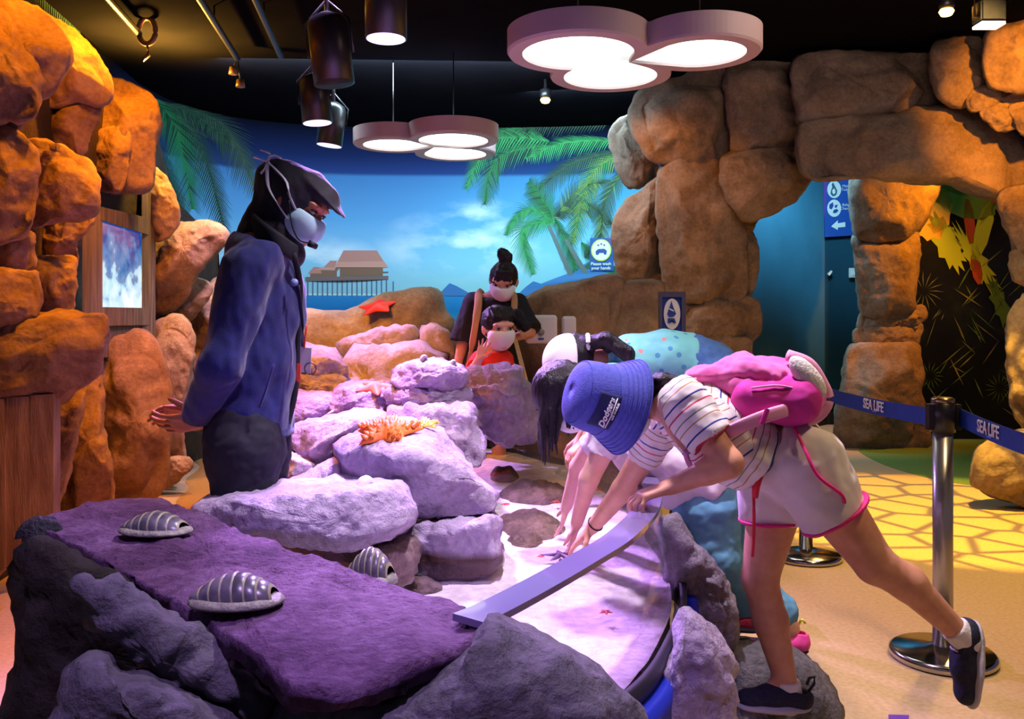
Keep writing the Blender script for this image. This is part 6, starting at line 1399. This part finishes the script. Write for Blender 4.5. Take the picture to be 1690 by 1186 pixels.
# ---------------------------------------------------------------- girl with white cap and turquoise top
t = person('girl in printed turquoise top and white cap bending over the pool', (J(1190, 1000, 3.4)[0], 3.4, .2))
u = nrm((-.80, -.25, .12)); f = A3((-.3, .1, -1)); f = nrm(f-u*f.dot(u)); l = np.cross(u, f); hc = J(945, 598, 3.38); hs = .1
pel, che, nk = J(1165, 600, 3.4), J(1050, 596, 3.4), J(1000, 600, 3.4)
nsh, nel, nwr = J(1012, 622, 3.28), J(990, 690, 3.26), J(966, 728, 3.22); fsh, fel, fwr = J(1010, 618, 3.52), J(985, 690, 3.6), J(960, 720, 3.66)
B = head(hc, f, u, l, hs, nk, .043)+chain([pel, che, nk], [.09, .085, .05], .03, LAT)+chain([nsh, nel, nwr], [.042, .033, .022])+chain([fsh, fel, fwr], [.042, .033, .022])
B += hand(nwr, (-.6, -.1, -.5), (-.5, 0, -1), (0, 1, 0), .135, curl=(.4, .6, .4))+hand(fwr, (-.6, .1, -.5), (-.5, 0, -1), (0, -1, 0), .135, curl=(.4, .6, .4))
for y_ in (3.32, 3.5):
    hp = J(1180, 632, y_); kn = A3((hp[0]+.01, y_, .62)); an = A3((hp[0]+.03, y_, .28)); B += chain([hp, kn, an], [.075, .05, .034], .02)+[cap(an, an+A3((-.12, 0, -.05)), .03, .022)]
sculpt('body', B, .006, SKIN, t)
eyes(t, hc, f, u, l, hs); facemask(t, hc, f, u, l, hs, MASKW, loops=True)
R = np.array([f, l, u])
sculpt('cap', [([ell(hc-f*.006+u*.022, R, (.104, .09, .098))], [(hc+u*.012, -u-f*.12)]), ([cap(hc+f*.08+u*.022, hc+f*.155+u*.018, .055, .045, .02, (u, .12))], [])], .004, M('white_cap', '#e6e0de', rough=.8), t)
HR = [ell(hc-f*.012+u*.004, R, (.094, .083, .085)), cap(hc-f*.085+u*.0, J(975, 566, 3.36), .03, .03, .02)]
for i in range(26):
    dz = rr.uniform(-.05, .05); e = rr.uniform(-14, 14); HR += chain([J(974, 565, 3.36+dz*.4), J(1000+e*.5, 556+abs(e)*.5, 3.34+dz), J(1030+e, 575+abs(e)*.8, 3.32+dz), J(1040+e*.6, 608+e, 3.31+dz)], [.02, .022, .018, .005], .008)
sculpt('hair', [(HR, [], [ell(hc+f*.08-u*.03, R, (.075, .066, .08))])], .0045, HAIR, t, fold=(.003, 50, (1, 1, .6)))
tube('hair_tie', [J(970, 564, 3.34)+A3((0, .026*math.cos(a), .026*math.sin(a))) for a in [k*math.pi/8 for k in range(16)]], .009, m_swhite, t, 8, closed=True)
def print_mat():
    m = M('turquoise_print', '#6fc2bc', '#7acbc6', scale=8, rough=.85); nt = m.node_tree; N = nt.nodes; L = nt.links; b = N['Principled BSDF']
    v = N.new('ShaderNodeTexVoronoi'); v.inputs['Scale'].default_value = 22; tc = N.new('ShaderNodeTexCoord'); L.new(tc.outputs['Object'], v.inputs['Vector'])
    lt = N.new('ShaderNodeMath'); lt.operation = 'LESS_THAN'; lt.inputs[1].default_value = .22; L.new(v.outputs['Distance'], lt.inputs[0])
    hs_ = N.new('ShaderNodeValToRGB'); hs_.color_ramp.interpolation = 'CONSTANT'; e = hs_.color_ramp.elements; e[0].color = (*lin('#d98a86'), 1); e[1].position = .6; e[1].color = (*lin('#4a93b4'), 1)
    L.new(v.outputs['Color'], hs_.inputs[0]); mx = N.new('ShaderNodeMix'); mx.data_type = 'RGBA'; L.new(lt.outputs[0], mx.inputs[0]); old = b.inputs['Base Color'].links[0].from_socket
    L.new(old, mx.inputs[6]); L.new(hs_.outputs[0], mx.inputs[7]); L.new(mx.outputs[2], b.inputs['Base Color']); return m
sculpt('shirt', [(chain([J(1160, 596, 3.4), J(1095, 590, 3.4), J(1040, 596, 3.4), J(1002, 604, 3.4)], [.106, .104, .096, .06], .03, LAT), [(J(1142, 592, 3.4), (1, 0, -.12)), (J(1000, 600, 3.4), (-1, 0, .1))]), ([cap(nsh, nsh+(nel-nsh)*.6, .055, .05, .02)], [(nsh+(nel-nsh)*.5, nel-nsh)]), ([cap(fsh, fsh+(fel-fsh)*.6, .055, .05, .02)], [(fsh+(fel-fsh)*.5, fel-fsh)])], .0055, print_mat(), t, fold=(.006, 12, (1, 1, 1)))
hpx = J(1180, 632, 3.4)[0]
sculpt('shorts', [([cap(J(1140, 594, 3.4), J(1172, 610, 3.4), .104, .112, .03, LAT)], [(J(1135, 592, 3.4), (-1, 0, .1))]), ([cap(J(1178, 625, 3.32), (hpx+.005, 3.32, .72), .095, .085, .03)], [((hpx, 3.32, .74), (0, 0, -1))]), ([cap(J(1178, 625, 3.5), (hpx+.005, 3.5, .72), .095, .085, .03)], [((hpx, 3.5, .74), (0, 0, -1))])], .0055, M('blue_denim_far', '#3f68a0', '#4d78b0', scale=40, rough=.85, bump=.15, bscale=250), t, fold=(.006, 14, (1, 1, 1)))
for y_ in (3.32, 3.5): shoe(t, (hpx+.07, y_, .2), (hpx-.14, y_, .2), (0, 0, 1), .036, m_dks, m_solew, .006, False)
# hidden step rocks that carry the girl and the small child
rock('step_rock', [(1130, 955), (1190, 945), (1262, 950), (1290, 1000), (1280, 1060), (1120, 1060)], 3.3, m_front, None, Zt=3.6, Zb=3.3, D=.06, seed=201, p=3.4, **T('low grey step rock under the girl with the white cap', 'rock', GR))
# ---------------------------------------------------------------- mother in black with the small boy in red
t = person('woman in loose black top with tan backpack straps looking down at the child', (J(810, 860, 5.42)[0], 5.42, 0))
Zm = 5.42; u = nrm((.05, -.45, .88)); f = A3((-.12, -.85, -.45)); f = nrm(f-u*f.dot(u)); l = np.cross(u, f); hc = J(831, 462, Zm-.05); hs = .112
nk = J(822, 492, Zm)
sl, el_, wl = J(782, 500, Zm), J(764, 568, Zm-.02), J(752, 622, Zm-.05); sr, er, wr = J(852, 502, Zm), J(874, 548, Zm-.12), J(852, 556, Zm-.28)
bx = nk[0]-.04
B = head(hc, f, u, l, hs, nk)+chain([nk, J(814, 530, Zm), (bx, Zm, .9)], [.06, .10, .11], .03, ((1, 0, 0), 1.3))+[cap(J(790, 498, Zm), J(848, 498, Zm), .05, k=.03)]
B += chain([sl, el_, wl], [.045, .038, .026])+chain([sr, er, wr], [.045, .036, .025])
B += hand(wl, (-.05, -.1, -1), (1, .1, 0), (.1, -1, 0), .165, curl=(.2, .3, .3))+hand(wr, (-.8, -.5, .1), (.2, .3, -.9), (-.1, .6, .8), .16, curl=(.3, .4, .3))
for dx in (-.09, .09): B += chain([(bx+dx, Zm, .85), (bx+dx, Zm-.02, .46), (bx+dx, Zm, .07)], [.085, .055, .036], .02)+[cap((bx+dx, Zm, .06), (bx+dx, Zm-.14, .035), .035, .025)]
sculpt('body', B, .007, SKIN, t)
eyes(t, hc, f, u, l, hs); facemask(t, hc, f, u, l, hs, MASKW, .0035, loops=True)
R = np.array([f, l, u])
sculpt('hair', [([ell(hc-f*.012+u*.022, R, (.100, .086, .094)), ell(hc-f*.04+u*.135, R, (.042, .045, .038), .02), ell(hc-f*.045+u*.165-l*.02, R, (.03, .035, .025), .02)]+[cap(hc+f*.06+u*.08+l*(.01+.012*i), hc+f*.085+u*.02+l*(-.0+.016*i), .016, .008, .01) for i in range(-3, 4)], [], [ell(hc+f*.09-u*.035, R, (.062, .058, .062))])], .005, HAIR, t, fold=(.004, 40, (1, 1, 1)))
m_blk = M('black_cotton', '#15141a', '#1c1b22', scale=30, rough=.85); m_tan = M('tan_strap', '#b98a62', rough=.8)
dr = chain([J(815, 506, Zm), J(812, 540, Zm), (bx-.01, Zm, .85), (bx, Zm, .45)], [.10, .115, .135, .16], .05, ((1, 0, 0), 1.3))+[cap(J(790, 500, Zm), J(846, 500, Zm), .068, k=.05)]
sculpt('dress', [(dr, [((bx, Zm, .42), (0, 0, -1)), (J(820, 489, Zm), (.05, -.35, 1))]), ([cap(sl, el_, .068, .085, .03)], [(J(765, 565, Zm-.02), el_-sl)]), ([cap(sr, er, .068, .08, .03)], [(er, er-sr)])], .008, m_blk, t, fold=(.014, 8, (1, 1, .6)))
for y_ in (-.09, .09): shoe(t, (bx+y_, Zm+.06, 0), (bx+y_, Zm-.19, 0), (0, 0, 1), .042, m_jkd, m_black, .008, False)
b_ = thing('backpack', 'tan strapped backpack worn by the woman in black', 'backpack', J(812, 560, Zm+.2))
sculpt('bag', [cap(J(812, 510, Zm+.2), J(812, 575, Zm+.2), .10, .11, .03, ((1, 0, 0), 1.2))], .012, m_tan, b_)
tube('shoulder_strap', catmull([Vector(J(x, y, z)) for x, y, z in ((796, 480, Zm+.06), (790, 486, Zm-.06), (789, 505, Zm-.125), (783, 545, Zm-.17), (775, 590, Zm-.13), (764, 625, Zm+.05))], 20, False), [.024]*8+[.02]*4+[.012]*8, m_tan, b_, 8, flat=(1, .3), up=(0, 1, 0))
tube('shoulder_strap', catmull([Vector(J(x, y, z)) for x, y, z in ((842, 482, Zm+.06), (848, 487, Zm-.06), (849, 505, Zm-.12), (846, 530, Zm-.16), (850, 590, Zm+.05))], 20, False), .02, m_tan, b_, 8, flat=(1, .3), up=(0, 1, 0))
h_ = thing('black_pouch', 'black ribbed pouch held beside the child\'s face in front of the towel dispenser', 'pouch', J(860, 550, 5.08))
sculpt('pouch', [cap(J(852, 522, 5.1), J(866, 538, 5.08), .045, .035, .02, ((0, 1, 0), .8))], .005, m_blk, h_, fold=(.006, 30, (1, 1, 1)))
tube('seam', catmull([Vector(J(x, y, 5.04)) for x, y in ((848, 540), (856, 546), (866, 549))], 8, False), .004, m_tan, h_, 6)
# tan cloth hanging down towards the rocks
q = [J(846, 556, 5.06), J(854, 560, 5.06), J(882, 668, 4.9), J(872, 660, 4.9)]
extrude_poly('cloth_strip', [Vector(v) for v in q], (0, .012, 0), M('tan_cloth', '#c9a86e', '#b8965c', scale=30, rough=.9), None, **T('long tan cloth strip hanging below the black pouch', 'cloth'))
# boy
Zb = 5.02; t = person('small boy in red shirt and white mask raising one hand behind the grey rock', (J(806, 720, Zb)[0], Zb, .29))
u = nrm((.02, -.12, 1)); f = A3((.42, -.9, -.18)); f = nrm(f-u*f.dot(u)); l = np.cross(u, f); hc = J(822, 540, Zb); hs = .115; R = np.array([f, l, u])
nk = J(813, 578, Zb+.01); bx = J(806, 620, Zb)[0]
s1, e1_, w1 = J(793, 592, Zb-.02), J(777, 618, Zb-.14), J(791, 592, Zb-.22); s2, e2_, w2 = J(832, 592, Zb), J(842, 622, Zb-.04), J(836, 640, Zb-.12)
B = head(hc, f, u, l, hs, nk, .042)+chain([nk, (bx, Zb, .9), (bx, Zb, .72)], [.05, .085, .085], .03, ((1, 0, 0), 1.25))+chain([s1, e1_, w1], [.036, .031, .022])+chain([s2, e2_, w2], [.036, .031, .022])
B += hand(w1, (.3, -.15, .95), (-.2, -.9, -.1), (.9, -.1, -.1), .125, curl=(.06, .12, .1), spread=.2)+hand(w2, (.1, -.7, -.6), (-.6, 0, -.5), (0, -.3, .8), .115)
for dx in (-.06, .06): B += chain([(bx+dx, Zb, .70), (bx+dx, Zb-.01, .50), (bx+dx, Zb, .35)], [.06, .045, .032], .02)+[cap((bx+dx, Zb, .34), (bx+dx, Zb-.1, .32), .03, .024)]
sculpt('body', B, .005, SKIN_P, t)
eyes(t, hc, f, u, l, hs); facemask(t, hc, f, u, l, hs, MASKW, .0035, loops=True)
sculpt('hair', [([ell(hc-f*.012+u*.030, R, (.107, .092, .098))]+[cap(hc+u*.105+l*.02*i+f*.03, hc+f*.088+u*.068+l*.022*i, .016, .006, .012) for i in range(-3, 4)], [], [ell(hc+f*.085-u*.038, R, (.07, .075, .088)), ell(hc-u*.06, R, (.2, .2, .055))])], .0045, HAIR, t, fold=(.004, 40, (1, 1, 1)))
m_redt = M('red_cotton', '#e02a1c', '#d4261a', scale=20, rough=.85)
sculpt('shirt', [(chain([J(812, 584, Zb), (bx, Zb, .9), (bx, Zb, .70)], [.06, .10, .105], .04, ((1, 0, 0), 1.25))+[cap(J(795, 592, Zb), J(830, 592, Zb), .05, k=.04)], [((bx, Zb, .66), (0, 0, -1)), (J(813, 578, Zb), (0, -.2, 1))]), ([cap(s1, s1+(e1_-s1)*.6, .052, .05, .02)], [(s1+(e1_-s1)*.55, e1_-s1)]), ([cap(s2, s2+(e2_-s2)*.6, .052, .05, .02)], [(s2+(e2_-s2)*.55, e2_-s2)])], .006, m_redt, t, fold=(.006, 14, (1, 1, 1)))
sculpt('shorts', [([cap((bx, Zb, .72), (bx, Zb, .66), .095, .1, .02, ((1, 0, 0), 1.2))], []), ([cap((bx-.06, Zb, .66), (bx-.06, Zb, .5), .065, .06)], []), ([cap((bx+.06, Zb, .66), (bx+.06, Zb, .5), .065, .06)], [])], .008, m_jkd, t)
for dx in (-.06, .06): shoe(t, (bx+dx, Zb+.04, .29), (bx+dx, Zb-.13, .29), (0, 0, 1), .032, m_dks, m_solew, .006, False)
rock('step_rock', [(760, 770), (800, 762), (850, 770), (866, 800), (864, 880), (750, 880)], 4.95, m_rock_b, None, Zt=5.25, Zb=4.95, D=.04, seed=202, p=3.4, **T('hidden stone step under the boy in red', 'rock', GB))
